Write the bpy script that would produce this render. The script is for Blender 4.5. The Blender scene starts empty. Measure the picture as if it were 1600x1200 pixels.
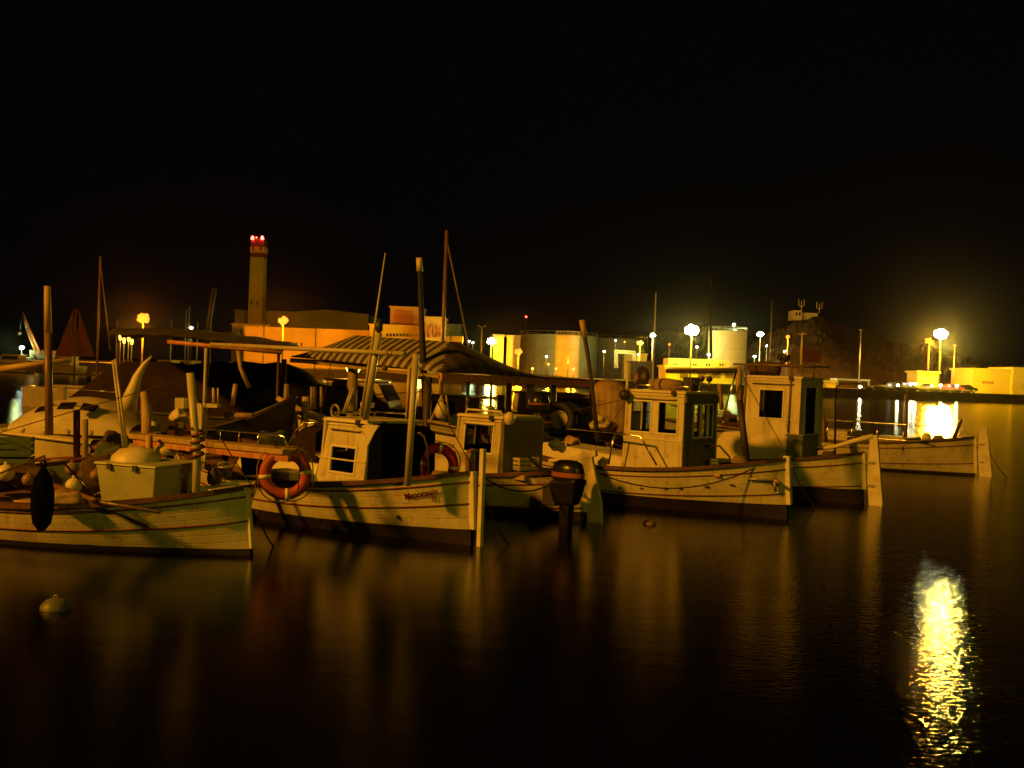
import bpy, math, random
from mathutils import Vector, Matrix
R = math.radians
random.seed(7)
sc = bpy.context.scene
C = sc.collection

# ------------------------------------------------------------------ camera
F = 1555.0
CAMZ = 2.3
cam = bpy.data.objects.new('camera', bpy.data.cameras.new('camera'))
C.objects.link(cam)
cam.data.sensor_width = 36.0
cam.data.lens = 36.0 * F / 1600.0
cam.data.clip_start = 0.05
cam.data.clip_end = 3000
CM = Matrix.Rotation(R(90 - 0.70), 4, 'X') @ Matrix.Rotation(R(2.06), 4, 'Z')
CM.translation = Vector((0, 0, CAMZ))
cam.matrix_world = CM
sc.camera = cam
CR = CM.to_3x3()
C0 = Vector((0, 0, CAMZ))

def ray(px, py): return CR @ Vector(((px - 800) / F, -(py - 600) / F, -1.0))
def P(px, py, d): return C0 + ray(px, py) * d            # world point at a distance d in front of the viewer
def W(px, py, z=0.0):
    r = ray(px, py)
    return C0 + r * ((z - CAMZ) / r.z)

# ------------------------------------------------------------------ world, exposure
sc.view_settings.view_transform = 'Standard'
sc.view_settings.look = 'None'
sc.view_settings.exposure = 0.0
sc.view_settings.gamma = 1.0
sc.cycles.use_denoising = True
sc.cycles.max_bounces = 8
sc.cycles.volume_bounces = 0
sc.cycles.sample_clamp_indirect = 2.5
sc.cycles.caustics_reflective = False
sc.cycles.caustics_refractive = False
world = bpy.data.worlds.new('World')
sc.world = world
world.use_nodes = True
wn = world.node_tree.nodes
wl = world.node_tree.links
bg = wn['Background']
sky = wn.new('ShaderNodeTexSky')
sky.sky_type = 'NISHITA'
sky.sun_disc = False
sky.sun_elevation = R(-4)
sky.sun_rotation = R(200)
nightmix = wn.new('ShaderNodeMix'); nightmix.data_type = 'RGBA'
nightmix.inputs[0].default_value = 0.97
nightmix.inputs[7].default_value = (0.0013, 0.0010, 0.0008, 1)
wl.new(sky.outputs[0], nightmix.inputs[6])
mul = wn.new('ShaderNodeMix'); mul.data_type = 'RGBA'; mul.blend_type = 'MULTIPLY'
mul.inputs[0].default_value = 1.0
mul.inputs[7].default_value = (0.004, 0.003, 0.002, 1)
wl.new(sky.outputs[0], mul.inputs[6])
wl.new(mul.outputs[2], nightmix.inputs[6])
wl.new(nightmix.outputs[2], bg.inputs[0])
bg.inputs[1].default_value = 1.0

# ------------------------------------------------------------------ materials
MATS = {}
def mat(name, col, rough=0.5, metal=0.0, var=0.25, scale=3.0, streak=1.0, bump=0.15, bscale=30.0, dirt=None, spec=0.5, dirt_amt=0.5):
    m = bpy.data.materials.new(name); m.use_nodes = True
    n = m.node_tree.nodes; l = m.node_tree.links
    b = n['Principled BSDF']
    tc = n.new('ShaderNodeTexCoord'); mp = n.new('ShaderNodeMapping')
    mp.inputs['Scale'].default_value = (1, 1, 1.0 / streak)
    l.new(tc.outputs['Object'], mp.inputs[0])
    ns = n.new('ShaderNodeTexNoise'); ns.inputs['Scale'].default_value = scale; ns.inputs['Detail'].default_value = 6
    ns.inputs['Roughness'].default_value = 0.65
    l.new(mp.outputs[0], ns.inputs['Vector'])
    rp = n.new('ShaderNodeValToRGB')
    rp.color_ramp.elements[0].position = 0.38; rp.color_ramp.elements[1].position = 0.68
    rp.color_ramp.elements[0].color = (0, 0, 0, 1); rp.color_ramp.elements[1].color = (1, 1, 1, 1)
    l.new(ns.outputs[0], rp.inputs[0])
    mx = n.new('ShaderNodeMix'); mx.data_type = 'RGBA'
    d = dirt if dirt else tuple(c * (1 - var) for c in col)
    mx.inputs[6].default_value = (*col, 1)
    mx.inputs[7].default_value = (*[c * (1 - dirt_amt) + e * dirt_amt for c, e in zip(col, d)], 1) if dirt else (*d, 1)
    l.new(rp.outputs[0], mx.inputs[0])
    l.new(mx.outputs[2], b.inputs['Base Color'])
    b.inputs['Roughness'].default_value = rough
    b.inputs['Metallic'].default_value = metal
    b.inputs['Specular IOR Level'].default_value = spec
    if bump > 0:
        n2 = n.new('ShaderNodeTexNoise'); n2.inputs['Scale'].default_value = bscale; n2.inputs['Detail'].default_value = 4
        l.new(mp.outputs[0], n2.inputs['Vector'])
        bp = n.new('ShaderNodeBump'); bp.inputs['Strength'].default_value = bump; bp.inputs['Distance'].default_value = 0.01
        l.new(n2.outputs[0], bp.inputs['Height']); l.new(bp.outputs[0], b.inputs['Normal'])
    MATS[name] = m
    return m
def emit(name, col, s):
    m = bpy.data.materials.new(name); m.use_nodes = True
    n = m.node_tree.nodes; l = m.node_tree.links
    n.remove(n['Principled BSDF'])
    e = n.new('ShaderNodeEmission'); e.inputs[0].default_value = (*col, 1); e.inputs[1].default_value = s
    l.new(e.outputs[0], n['Material Output'].inputs[0])
    m.cycles.emission_sampling = 'NONE'
    MATS[name] = m
    return m

mat('white_paint', (0.72, 0.70, 0.64), 0.38, var=0.2, scale=2.2, streak=0.5, dirt=(0.42, 0.36, 0.25), bump=0.12, bscale=14, dirt_amt=0.6)
mat('white_clean', (0.76, 0.74, 0.70), 0.4, var=0.1, scale=2, bump=0.05)
mat('cream_paint', (0.66, 0.60, 0.48), 0.45, dirt=(0.34, 0.28, 0.2), scale=3.5)
mat('dull_white', (0.5, 0.46, 0.38), 0.55, dirt=(0.22, 0.18, 0.12), scale=4)
mat('antifoul', (0.018, 0.008, 0.006), 0.7, var=0.6, scale=5, bump=0.4)
mat('antifoul_dark', (0.018, 0.013, 0.012), 0.7, var=0.6, scale=5, bump=0.4)
mat('deck_wood', (0.20, 0.10, 0.05), 0.6, var=0.5, scale=6, streak=0.3, bump=0.3)
mat('gunwale_wood', (0.12, 0.055, 0.032), 0.45, var=0.5, scale=6, bump=0.2)
mat('pale_wood', (0.46, 0.33, 0.19), 0.6, dirt=(0.2, 0.12, 0.07), scale=7, streak=3, bump=0.3)
mat('dark_wood', (0.05, 0.034, 0.022), 0.6, var=0.5, scale=6, streak=3, bump=0.3)
mat('mast_varnish', (0.20, 0.12, 0.06), 0.35, var=0.4, scale=6, streak=4)
mat('pole_white', (0.50, 0.46, 0.38), 0.4, dirt=(0.3, 0.24, 0.16), scale=6, streak=3)
mat('strake_red', (0.16, 0.035, 0.025), 0.5, var=0.3)
mat('lettering_red', (0.07, 0.005, 0.005), 0.5, var=0.1, bump=0)
mat('navy_canvas', (0.003, 0.004, 0.006), 0.95, var=0.4, scale=4, bump=0.4, bscale=8, spec=0.02)
mat('brown_canvas', (0.028, 0.018, 0.011), 0.9, var=0.5, scale=2.5, bump=0.5, bscale=5, spec=0.15)
mat('olive_hull', (0.05, 0.045, 0.028), 0.5, var=0.4, scale=2)
mat('pale_canvas', (0.42, 0.30, 0.2), 0.9, var=0.5, scale=2.5, bump=0.6, bscale=5, spec=0.15)
mat('black_hull', (0.012, 0.012, 0.014), 0.35, var=0.4)
mat('black_rubber', (0.012, 0.012, 0.012), 0.65, var=0.4, bump=0.3)
mat('grey_door', (0.14, 0.13, 0.10), 0.6, var=0.3, scale=3)
mat('green_locker', (0.16, 0.20, 0.13), 0.6, var=0.35, scale=3)
mat('hatch_paint', (0.36, 0.40, 0.32), 0.5, var=0.25, scale=2.5)
mat('chrome', (0.75, 0.75, 0.75), 0.18, metal=1.0, var=0.1, bump=0)
mat('galv', (0.35, 0.34, 0.32), 0.45, metal=0.6, var=0.3)
mat('rope', (0.30, 0.22, 0.13), 0.9, var=0.5, scale=30, bump=0.5, bscale=80)
mat('dark_rope', (0.05, 0.035, 0.025), 0.9, var=0.5, scale=30)
mat('buoy_red', (0.36, 0.045, 0.012), 0.55, var=0.35, scale=8, dirt=(0.3, 0.1, 0.05))
mat('buoy_crimson', (0.45, 0.015, 0.01), 0.5, var=0.3, scale=8)
mat('buoy_tape', (0.75, 0.72, 0.66), 0.5, var=0.2)
mat('orange_plastic', (0.6, 0.16, 0.03), 0.5, var=0.3)
mat('pink_fender', (0.45, 0.27, 0.18), 0.5, var=0.4, scale=8)
mat('net_brown', (0.11, 0.07, 0.035), 0.95, var=0.7, scale=25, bump=1.0, bscale=60)
mat('net_green', (0.07, 0.10, 0.04), 0.95, var=0.7, scale=25, bump=1.0, bscale=60)
mat('crate_green', (0.12, 0.19, 0.13), 0.6, var=0.3)
mat('cowl_black', (0.014, 0.014, 0.016), 0.3, var=0.3, bump=0)
mat('cowl_band', (0.35, 0.12, 0.05), 0.35, var=0.3, bump=0)
mat('red_cloth', (0.055, 0.009, 0.006), 0.85, var=0.5, scale=3, bump=0.5, bscale=6)
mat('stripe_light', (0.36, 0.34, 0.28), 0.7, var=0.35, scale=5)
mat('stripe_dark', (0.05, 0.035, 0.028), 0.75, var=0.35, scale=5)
mat('shaded_stripe_light', (0.085, 0.065, 0.042), 0.9, var=0.35, scale=3)  # canopy stripes darkened: the right slope's shade is put into the colour
mat('shaded_stripe_dark', (0.045, 0.032, 0.022), 0.9, var=0.35, scale=3)
mat('rust_beam', (0.42, 0.13, 0.05), 0.7, var=0.6, scale=9, dirt=(0.6, 0.4, 0.25), dirt_amt=0.8)
mat('post_paint', (0.33, 0.25, 0.15), 0.6, var=0.4, scale=5)
mat('roof_dark', (0.035, 0.028, 0.02), 0.9, var=0.5, scale=2)
mat('pier_concrete', (0.24, 0.20, 0.16), 0.85, var=0.5, scale=4, bump=0.5)
mat('quay_concrete', (0.17, 0.16, 0.14), 0.9, var=0.45, scale=0.25, bump=0.4, bscale=2)
mat('rock', (0.06, 0.05, 0.04), 0.95, var=0.6, scale=0.8, bump=1.0, bscale=2)
mat('land', (0.06, 0.055, 0.045), 0.95, var=0.4, scale=0.05, bump=0.2, bscale=1)
mat('hill_scrub', (0.065, 0.034, 0.013), 0.95, dirt=(0.015, 0.015, 0.007), var=0.6, scale=0.06, bump=1.0, bscale=0.4, dirt_amt=0.9)
mat('wall_cream', (0.52, 0.46, 0.14), 0.8, var=0.2, scale=0.2)
mat('wall_orange', (0.50, 0.40, 0.16), 0.8, var=0.25, scale=0.15)
mat('wall_green', (0.20, 0.26, 0.15), 0.8, var=0.25, scale=0.1)
mat('wall_white', (0.62, 0.58, 0.48), 0.8, var=0.15, scale=0.2)
mat('chimney_paint', (0.30, 0.32, 0.06), 0.8, var=0.15, scale=0.1, streak=4)
mat('chimney_band', (0.10, 0.03, 0.018), 0.8, var=0.2)
mat('tank_white', (0.36, 0.44, 0.38), 0.55, var=0.12, scale=0.15, streak=4)
mat('tank_cream', (0.42, 0.30, 0.11), 0.55, var=0.15, scale=0.15, streak=4)
mat('tank_grey', (0.26, 0.33, 0.28), 0.6, var=0.15, scale=0.1, streak=4)
mat('window_dark', (0.02, 0.018, 0.015), 0.2, var=0.3, bump=0)
mat('window_dirty', (0.22, 0.13, 0.06), 0.35, var=0.5, bump=0)
mat('steel_dark', (0.05, 0.045, 0.04), 0.5, metal=0.3, var=0.3)
mat('crane_orange', (0.4, 0.2, 0.1), 0.6, var=0.3)
mat('car_dark', (0.02, 0.02, 0.022), 0.25, var=0.1, bump=0)
mat('car_silver', (0.3, 0.3, 0.3), 0.3, metal=0.5, var=0.1, bump=0)
mat('car_red', (0.3, 0.02, 0.015), 0.3, var=0.1, bump=0)
mat('float_white', (0.12, 0.13, 0.08), 0.5, var=0.4, scale=9)
mat('float_pink', (0.28, 0.15, 0.1), 0.5, var=0.4, scale=9)

def hullpaint(name, col, dirt, planks=True):
    m = mat(name, col, 0.42, dirt=dirt, scale=2.2, streak=1.5, bump=0, dirt_amt=.5)
    n = m.node_tree.nodes; l = m.node_tree.links; b = n['Principled BSDF']
    at = n.new('ShaderNodeAttribute'); at.attribute_name = 'plank'
    fr = n.new('ShaderNodeMath'); fr.operation = 'PINGPONG'; fr.inputs[1].default_value = .5; l.new(at.outputs['Fac'], fr.inputs[0])
    cr = n.new('ShaderNodeMapRange'); cr.inputs[1].default_value = 0.0; cr.inputs[2].default_value = .07; l.new(fr.outputs[0], cr.inputs[0])
    tc = n.new('ShaderNodeTexCoord'); mp = n.new('ShaderNodeMapping'); mp.inputs['Scale'].default_value = (9, 9, .8); l.new(tc.outputs['Object'], mp.inputs[0])
    ns = n.new('ShaderNodeTexNoise'); ns.inputs['Scale'].default_value = 1.6; ns.inputs['Detail'].default_value = 5; l.new(mp.outputs[0], ns.inputs['Vector'])
    rr = n.new('ShaderNodeMapRange'); rr.inputs[1].default_value = .52; rr.inputs[2].default_value = .72; l.new(ns.outputs[0], rr.inputs[0])
    old = b.inputs['Base Color'].links[0].from_socket
    m1 = n.new('ShaderNodeMix'); m1.data_type = 'RGBA'; m1.inputs[7].default_value = (*[c * .6 for c in dirt], 1)
    k1 = n.new('ShaderNodeMath'); k1.operation = 'MULTIPLY'; k1.inputs[1].default_value = .4; l.new(rr.outputs[0], k1.inputs[0]); l.new(k1.outputs[0], m1.inputs[0]); l.new(old, m1.inputs[6])
    m2 = n.new('ShaderNodeMix'); m2.data_type = 'RGBA'; m2.inputs[6].default_value = (*[c * .45 for c in dirt], 1)
    k2 = n.new('ShaderNodeMapRange'); k2.inputs[3].default_value = .88; l.new(cr.outputs[0], k2.inputs[0]); l.new(m1.outputs[2], m2.inputs[7])
    if planks: l.new(k2.outputs[0], m2.inputs[0])
    else: m2.inputs[0].default_value = 1
    l.new(m2.outputs[2], b.inputs['Base Color'])
    # flaking patches near the waterline and seams
    n2 = n.new('ShaderNodeTexNoise'); n2.inputs['Scale'].default_value = 9; n2.inputs['Detail'].default_value = 8; l.new(tc.outputs['Object'], n2.inputs['Vector'])
    r2 = n.new('ShaderNodeMapRange'); r2.inputs[1].default_value = .62; r2.inputs[2].default_value = .66; l.new(n2.outputs[0], r2.inputs[0])
    m3 = n.new('ShaderNodeMix'); m3.data_type = 'RGBA'; m3.inputs[7].default_value = (.12, .08, .05, 1)
    k3 = n.new('ShaderNodeMath'); k3.operation = 'MULTIPLY'; k3.inputs[1].default_value = .35; l.new(r2.outputs[0], k3.inputs[0]); l.new(k3.outputs[0], m3.inputs[0]); l.new(m2.outputs[2], m3.inputs[6])
    l.new(m3.outputs[2], b.inputs['Base Color'])
    bp = n.new('ShaderNodeBump'); bp.inputs['Strength'].default_value = .5; bp.inputs['Distance'].default_value = .006
    l.new(cr.outputs[0] if planks else ns.outputs[0], bp.inputs['Height']); l.new(bp.outputs[0], b.inputs['Normal'])
hullpaint('hull_white', (0.66, 0.63, 0.55), (0.30, 0.24, 0.15))
hullpaint('hull_cream', (0.56, 0.50, 0.38), (0.26, 0.20, 0.12))
hullpaint('cabin_white', (0.68, 0.65, 0.57), (0.34, 0.26, 0.15), False)
hullpaint('cabin_cream', (0.58, 0.52, 0.40), (0.28, 0.22, 0.13), False)

def glassmat(name, col, rough=0.03):
    m = bpy.data.materials.new(name); m.use_nodes = True
    b = m.node_tree.nodes['Principled BSDF']
    b.inputs['Base Color'].default_value = (*col, 1)
    b.inputs['Transmission Weight'].default_value = 1.0
    b.inputs['Roughness'].default_value = rough
    b.inputs['IOR'].default_value = 1.12
    MATS[name] = m
glassmat('glass', (0.85, 0.9, 0.85))
glassmat('glass_smoked', (0.30, 0.28, 0.22), 0.05)

SOD = (1.0, 0.25, 0.001)
AMB = (1.0, 0.40, 0.004)
YEL = (1.0, 0.68, 0.008)
MER = (0.80, 1.0, 0.32)
emit('lens_sodium', (1.0, 0.26, 0.02), 2.6)
emit('lens_amber', (1.0, 0.50, 0.05), 6)
emit('lens_yellow', (1.0, 0.92, 0.5), 90)
emit('lens_white', (0.85, 1.0, 0.75), 60)
emit('lens_red', (1.0, 0.03, 0.02), 30)
emit('added_glow_emit', (1.0, 0.75, 0.1), 5)  # for the added glows in place of reflections, no lamp lens
LENS = {'s': ('lens_sodium', SOD), 'a': ('lens_amber', AMB), 'y': ('lens_yellow', YEL), 'w': ('lens_white', MER)}

# ------------------------------------------------------------------ mesh helper
class MB:
    def __init__(s): s.v = []; s.f = []; s.sm = []; s.mi = []
    def add(s, vs, fs, smooth=False, mi=0):
        o = len(s.v); s.v += [Vector(p) for p in vs]
        for f in fs: s.f.append([i + o for i in f]); s.sm.append(smooth); s.mi.append(mi)
        return s
    def hexa(s, p, mi=0):   # 4 bottom ccw, 4 top ccw
        return s.add(p, [(3, 2, 1, 0), (4, 5, 6, 7), (0, 1, 5, 4), (1, 2, 6, 5), (2, 3, 7, 6), (3, 0, 4, 7)], False, mi)
    def box(s, a, b, mi=0):
        x0, y0, z0 = a; x1, y1, z1 = b
        return s.hexa([(x0, y0, z0), (x1, y0, z0), (x1, y1, z0), (x0, y1, z0), (x0, y0, z1), (x1, y0, z1), (x1, y1, z1), (x0, y1, z1)], mi)
    def bar(s, a, b, w, h, mi=0):      # box-section bar from a to b
        a = Vector(a); b = Vector(b); d = (b - a).normalized()
        up = Vector((0, 0, 1)) if abs(d.z) < 0.9 else Vector((1, 0, 0))
        sx = d.cross(up).normalized() * w / 2; uy = sx.cross(d).normalized() * h / 2
        return s.hexa([a - sx - uy, a + sx - uy, b + sx - uy, b - sx - uy, a - sx + uy, a + sx + uy, b + sx + uy, b - sx + uy], mi)
    def tube(s, pts, r, n=8, mi=0, closed=False):
        pts = [Vector(p) for p in pts]; k = len(pts)
        rr = r if isinstance(r, (list, tuple)) else [r] * k
        vs = []; fs = []
        ref = None
        for i, p in enumerate(pts):
            if closed: d = pts[(i + 1) % k] - pts[i - 1]
            else: d = pts[min(i + 1, k - 1)] - pts[max(i - 1, 0)]
            d.normalize()
            if ref is None: ref = Vector((0, 0, 1)) if abs(d.z) < 0.9 else Vector((1, 0, 0))
            x = d.cross(ref)
            if x.length < 1e-4: x = d.orthogonal()
            x.normalize(); y = x.cross(d); ref = y
            for j in range(n):
                t = 2 * math.pi * j / n
                vs.append(p + (x * math.cos(t) + y * math.sin(t)) * rr[i])
        m = k if closed else k - 1
        for i in range(m):
            for j in range(n):
                a = i * n + j; b = i * n + (j + 1) % n; c = ((i + 1) % k) * n
                fs.append((a, b, c + (j + 1) % n, c + j))
        s.add(vs, fs, True, mi)
        if not closed:
            o = len(s.v) - len(vs)
            s.f.append([o + j for j in range(n)][::-1]); s.sm.append(False); s.mi.append(mi)
            s.f.append([o + (k - 1) * n + j for j in range(n)]); s.sm.append(False); s.mi.append(mi)
        return s
    def lathe(s, c, prof, n=16, mi=0, axis=None, flat=False):   # prof (r, h)
        c = Vector(c); q = Matrix.Identity(3)
        if axis is not None: q = Vector((0, 0, 1)).rotation_difference(Vector(axis)).to_matrix()
        vs = []; fs = []
        for r, h in prof:
            for j in range(n):
                t = 2 * math.pi * j / n
                vs.append(c + q @ Vector((r * math.cos(t), r * math.sin(t), h)))
        for i in range(len(prof) - 1):
            for j in range(n):
                fs.append((i * n + j, i * n + (j + 1) % n, (i + 1) * n + (j + 1) % n, (i + 1) * n + j))
        s.add(vs, fs, not flat, mi)
        return s
    def ball(s, c, r, n=14, sz=1.0, mi=0):
        k = 9
        return s.lathe(c, [(max(1e-4, r * math.sin(math.pi * i / k)), -r * sz * math.cos(math.pi * i / k)) for i in range(k + 1)], n, mi)
    def grid(s, rows, mi=0, smooth=True, closed=False):
        k = len(rows); n = len(rows[0]); vs = [p for r in rows for p in r]; fs = []
        for i in range(k - 1):
            for j in range(n if closed else n - 1):
                fs.append((i * n + j, i * n + (j + 1) % n, (i + 1) * n + (j + 1) % n, (i + 1) * n + j))
        return s.add(vs, fs, smooth, mi)
    def prism(s, poly, vec, mi=0, smooth=False):
        n = len(poly); vec = Vector(vec); a = [Vector(p) for p in poly]; b = [p + vec for p in a]
        fs = [tuple(range(n))[::-1], tuple(range(n, 2 * n))] + [(i, (i + 1) % n, n + (i + 1) % n, n + i) for i in range(n)]
        return s.add(a + b, fs, smooth, mi)
    def wall(s, A, B, z0, z1, t, holes, lean=(0, 0, 0), mi=0):   # panel A->B with rectangular openings (u0,u1,v0,v1)
        A = Vector(A); B = Vector(B); d = B - A; nrm = Vector((d.y, -d.x, 0)).normalized() * t; lean = Vector(lean)
        us = sorted({0.0, 1.0, *[h[0] for h in holes], *[h[1] for h in holes]})
        vs_ = sorted({0.0, 1.0, *[h[2] for h in holes], *[h[3] for h in holes]})
        def q(u, v, k): return Vector((A.x + d.x * u, A.y + d.y * u, z0 + (z1 - z0) * v)) + lean * v + nrm * k
        for i in range(len(us) - 1):
            for j in range(len(vs_) - 1):
                cu = (us[i] + us[i + 1]) / 2; cv = (vs_[j] + vs_[j + 1]) / 2
                if any(h[0] < cu < h[1] and h[2] < cv < h[3] for h in holes): continue
                u0, u1, v0, v1 = us[i], us[i + 1], vs_[j], vs_[j + 1]
                s.hexa([q(u0, v0, 0), q(u1, v0, 0), q(u1, v0, 1), q(u0, v0, 1), q(u0, v1, 0), q(u1, v1, 0), q(u1, v1, 1), q(u0, v1, 1)], mi)
        return s

def tag(o, label=None, cat=None, group=None, kind=None):
    if label: o['label'] = label
    if cat: o['category'] = cat
    if group: o['group'] = group
    if kind: o['kind'] = kind
    return o
TM = {}
def thing(name, label, cat, loc=(0, 0, 0), rz=0.0, group=None):
    o = bpy.data.objects.new(name, None); C.objects.link(o)
    o.empty_display_size = 0.2
    o.location = loc; o.rotation_euler = (0, 0, rz)
    TM[o] = Matrix.Translation(Vector(loc)) @ Matrix.Rotation(rz, 4, 'Z')
    return tag(o, label, cat, group)
def obj(name, mb, mats, parent=None, local=False, bevel=0.0, label=None, cat=None, group=None, kind=None, subd=0):
    """one mesh object; coordinates are world ones unless local (the root thing's frame)"""
    me = bpy.data.meshes.new(name)
    root = parent
    while root is not None and root.parent is not None: root = root.parent
    if parent is not None and root not in TM: TM[root] = Matrix.Translation(root.location)
    vs = mb.v
    if parent is None:
        lo = Vector((sum(p.x for p in vs) / len(vs), sum(p.y for p in vs) / len(vs), min(p.z for p in vs)))
        vs = [p - lo for p in vs]
    elif not local:
        inv = TM[root].inverted(); vs = [inv @ p for p in vs]
    me.from_pydata([tuple(p) for p in vs], [], mb.f)
    if isinstance(mats, str): mats = [mats]
    for m in mats: me.materials.append(MATS[m])
    me.polygons.foreach_set('use_smooth', mb.sm)
    me.polygons.foreach_set('material_index', mb.mi)
    me.update()
    o = bpy.data.objects.new(name, me); C.objects.link(o)
    if parent is None: o.location = lo; TM[o] = Matrix.Translation(lo)
    else: o.parent = parent
    if bevel > 0:
        b = o.modifiers.new('bevel', 'BEVEL'); b.width = bevel; b.segments = 2; b.limit_method = 'ANGLE'
    if subd:
        b = o.modifiers.new('subdivision', 'SUBSURF'); b.levels = subd; b.render_levels = subd
    return tag(o, label, cat, group, kind)
def lamp(name, loc, power, col, radius=0.1, parent=None, spot=None, aim=None):
    d = bpy.data.lights.new(name, 'SPOT' if spot else 'POINT')
    d.energy = power; d.color = col; d.shadow_soft_size = radius
    if spot: d.spot_size = R(spot); d.spot_blend = 0.6
    o = bpy.data.objects.new(name, d); C.objects.link(o)
    loc = Vector(loc)
    rot = Matrix.Identity(4)
    if aim is not None: rot = (Vector(aim) - loc).to_track_quat('-Z', 'Y').to_matrix().to_4x4()
    M = Matrix.Translation(loc) @ rot
    if parent is not None:
        o.parent = parent; M = TM[parent].inverted() @ M
    o.matrix_local = M
    return o
def catenary(a, b, sag, n=10):
    a = Vector(a); b = Vector(b)
    return [a.lerp(b, i / n) - Vector((0, 0, sag * 4 * (i / n) * (1 - i / n))) for i in range(n + 1)]

# ------------------------------------------------------------------ lamps behind the viewer (quay street lamps)
def near_lamp(label, base, h, power, col, lens, aim):
    base = Vector(base)
    t = thing('street_lamp', label, 'street lamp', base, 0, 'street lamps on the near quay')
    obj('pole', MB().tube([base, base + Vector((0, 0, h * .5)), base + Vector((0, 0, h))], [.11, .08, .05], 10), 'galv', t)
    d = (Vector(aim) - base); d.z = 0; d.normalize()
    top = base + Vector((0, 0, h)); e = top + d * 1.2 + Vector((0, 0, .2))
    obj('arm', MB().tube([top - Vector((0, 0, .1)), top + d * .5 + Vector((0, 0, .15)), e], .035, 8), 'galv', t)
    hd = MB().bar(e - d * .1, e + d * .6, .3, .12)
    obj('lamp_head', hd, 'steel_dark', t, bevel=.02)
    obj('lens', MB().bar(e + Vector((0, 0, -.07)), e + d * .5 + Vector((0, 0, -.07)), .22, .02), lens, t)
    lamp('lamp_light', e + d * .25 - Vector((0, 0, .2)), power, col, max(.12, h * .055), t)
near_lamp('tall amber mast lamp on the quay at far left behind the viewer', (-43, -14, 1.2), 27.0, 128000, (1.0, 0.36, 0.014), 'lens_sodium', (0, 15, 0))
near_lamp('yellowish street lamp on the quay right of the viewer', (6.5, -7, 1.2), 7.5, 2500, (0.72, 0.57, 0.02), 'lens_yellow', (0, 15, 0))

# ------------------------------------------------------------------ water, quay, far shore
def watermat():
    m = bpy.data.materials.new('water'); m.use_nodes = True
    n = m.node_tree.nodes; l = m.node_tree.links
    n.remove(n['Principled BSDF'])
    b = n.new('ShaderNodeBsdfGlossy'); b.distribution = 'BECKMANN'; b.inputs['Roughness'].default_value = 0.185
    b.inputs['Color'].default_value = (0.95, 0.95, 0.95, 1)
    df = n.new('ShaderNodeBsdfDiffuse'); df.inputs[0].default_value = (0.002, 0.0022, 0.0016, 1)
    fz = n.new('ShaderNodeFresnel'); fz.inputs[0].default_value = 1.33
    mxs = n.new('ShaderNodeMixShader'); l.new(fz.outputs[0], mxs.inputs[0]); l.new(df.outputs[0], mxs.inputs[1]); l.new(b.outputs[0], mxs.inputs[2])
    l.new(mxs.outputs[0], n['Material Output'].inputs[0])
    tc = n.new('ShaderNodeTexCoord')
    def noise(sc_, det, stretch, dist_):
        mp = n.new('ShaderNodeMapping'); mp.inputs['Scale'].default_value = (1, stretch, 1)
        l.new(tc.outputs['Object'], mp.inputs[0])
        t = n.new('ShaderNodeTexNoise'); t.inputs['Scale'].default_value = sc_; t.inputs['Detail'].default_value = det
        t.inputs['Roughness'].default_value = 0.6
        l.new(mp.outputs[0], t.inputs['Vector'])
        bp = n.new('ShaderNodeBump'); bp.inputs['Strength'].default_value = 1.0; bp.inputs['Distance'].default_value = dist_
        l.new(t.outputs[0], bp.inputs['Height'])
        return bp
    b1 = noise(1.1, 1, 1.6, 0.004)
    b2 = noise(9.5, 3, 2.1, 0.0066)
    # the boats shelter the water beside them: calm on the left, ruffled by the breeze on the right, with drifting patches
    sx = n.new('ShaderNodeSeparateXYZ'); l.new(tc.outputs['Object'], sx.inputs[0])
    pn = n.new('ShaderNodeTexNoise'); pn.inputs['Scale'].default_value = .35; pn.inputs['Detail'].default_value = 3; l.new(tc.outputs['Object'], pn.inputs['Vector'])
    ad = n.new('ShaderNodeMath'); ad.operation = 'MULTIPLY_ADD'; ad.inputs[1].default_value = 3.0; l.new(pn.outputs[0], ad.inputs[0]); l.new(sx.outputs[0], ad.inputs[2])
    mr = n.new('ShaderNodeMapRange'); mr.interpolation_type = 'SMOOTHSTEP'; mr.inputs[1].default_value = 2.6; mr.inputs[2].default_value = 5.0; l.new(ad.outputs[0], mr.inputs[0])
    st = n.new('ShaderNodeMapRange'); st.inputs[3].default_value = .20; st.inputs[4].default_value = 1.0; l.new(mr.outputs[0], st.inputs[0]); l.new(st.outputs[0], b2.inputs['Strength'])
    ro = n.new('ShaderNodeMapRange'); ro.inputs[3].default_value = .21; ro.inputs[4].default_value = .135; l.new(mr.outputs[0], ro.inputs[0]); l.new(ro.outputs[0], b.inputs['Roughness'])
    l.new(b1.outputs[0], b2.inputs['Normal'])
    l.new(b2.outputs[0], b.inputs['Normal'])
    MATS['water'] = m
watermat()
def sheet(name, x0, x1, y0, y1, z, m, kind='structure'):
    return obj(name, MB().add([(x0, y0, z), (x1, y0, z), (x1, y1, z), (x0, y1, z)], [(0, 1, 2, 3)]), m, kind=kind)
sheet('water', -320, 320, -40, 180, 0.0, 'water')
QY = 174.0
obj('near_quay', MB().box((-60, -40, -.8), (60, 2.2, 1.2)), 'quay_concrete', kind='structure')
far = MB().box((-319, QY, -.8), (319, QY + 12, 1.5))
obj('far_quay', far, 'quay_concrete', kind='structure')
obj('side_quay', MB().box((-319, 137, -.8), (-46, QY - .01, 1.5)), 'quay_concrete', kind='structure')
sheet('land', -700, 700, QY + 12, 1100, 1.45, 'land')
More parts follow.
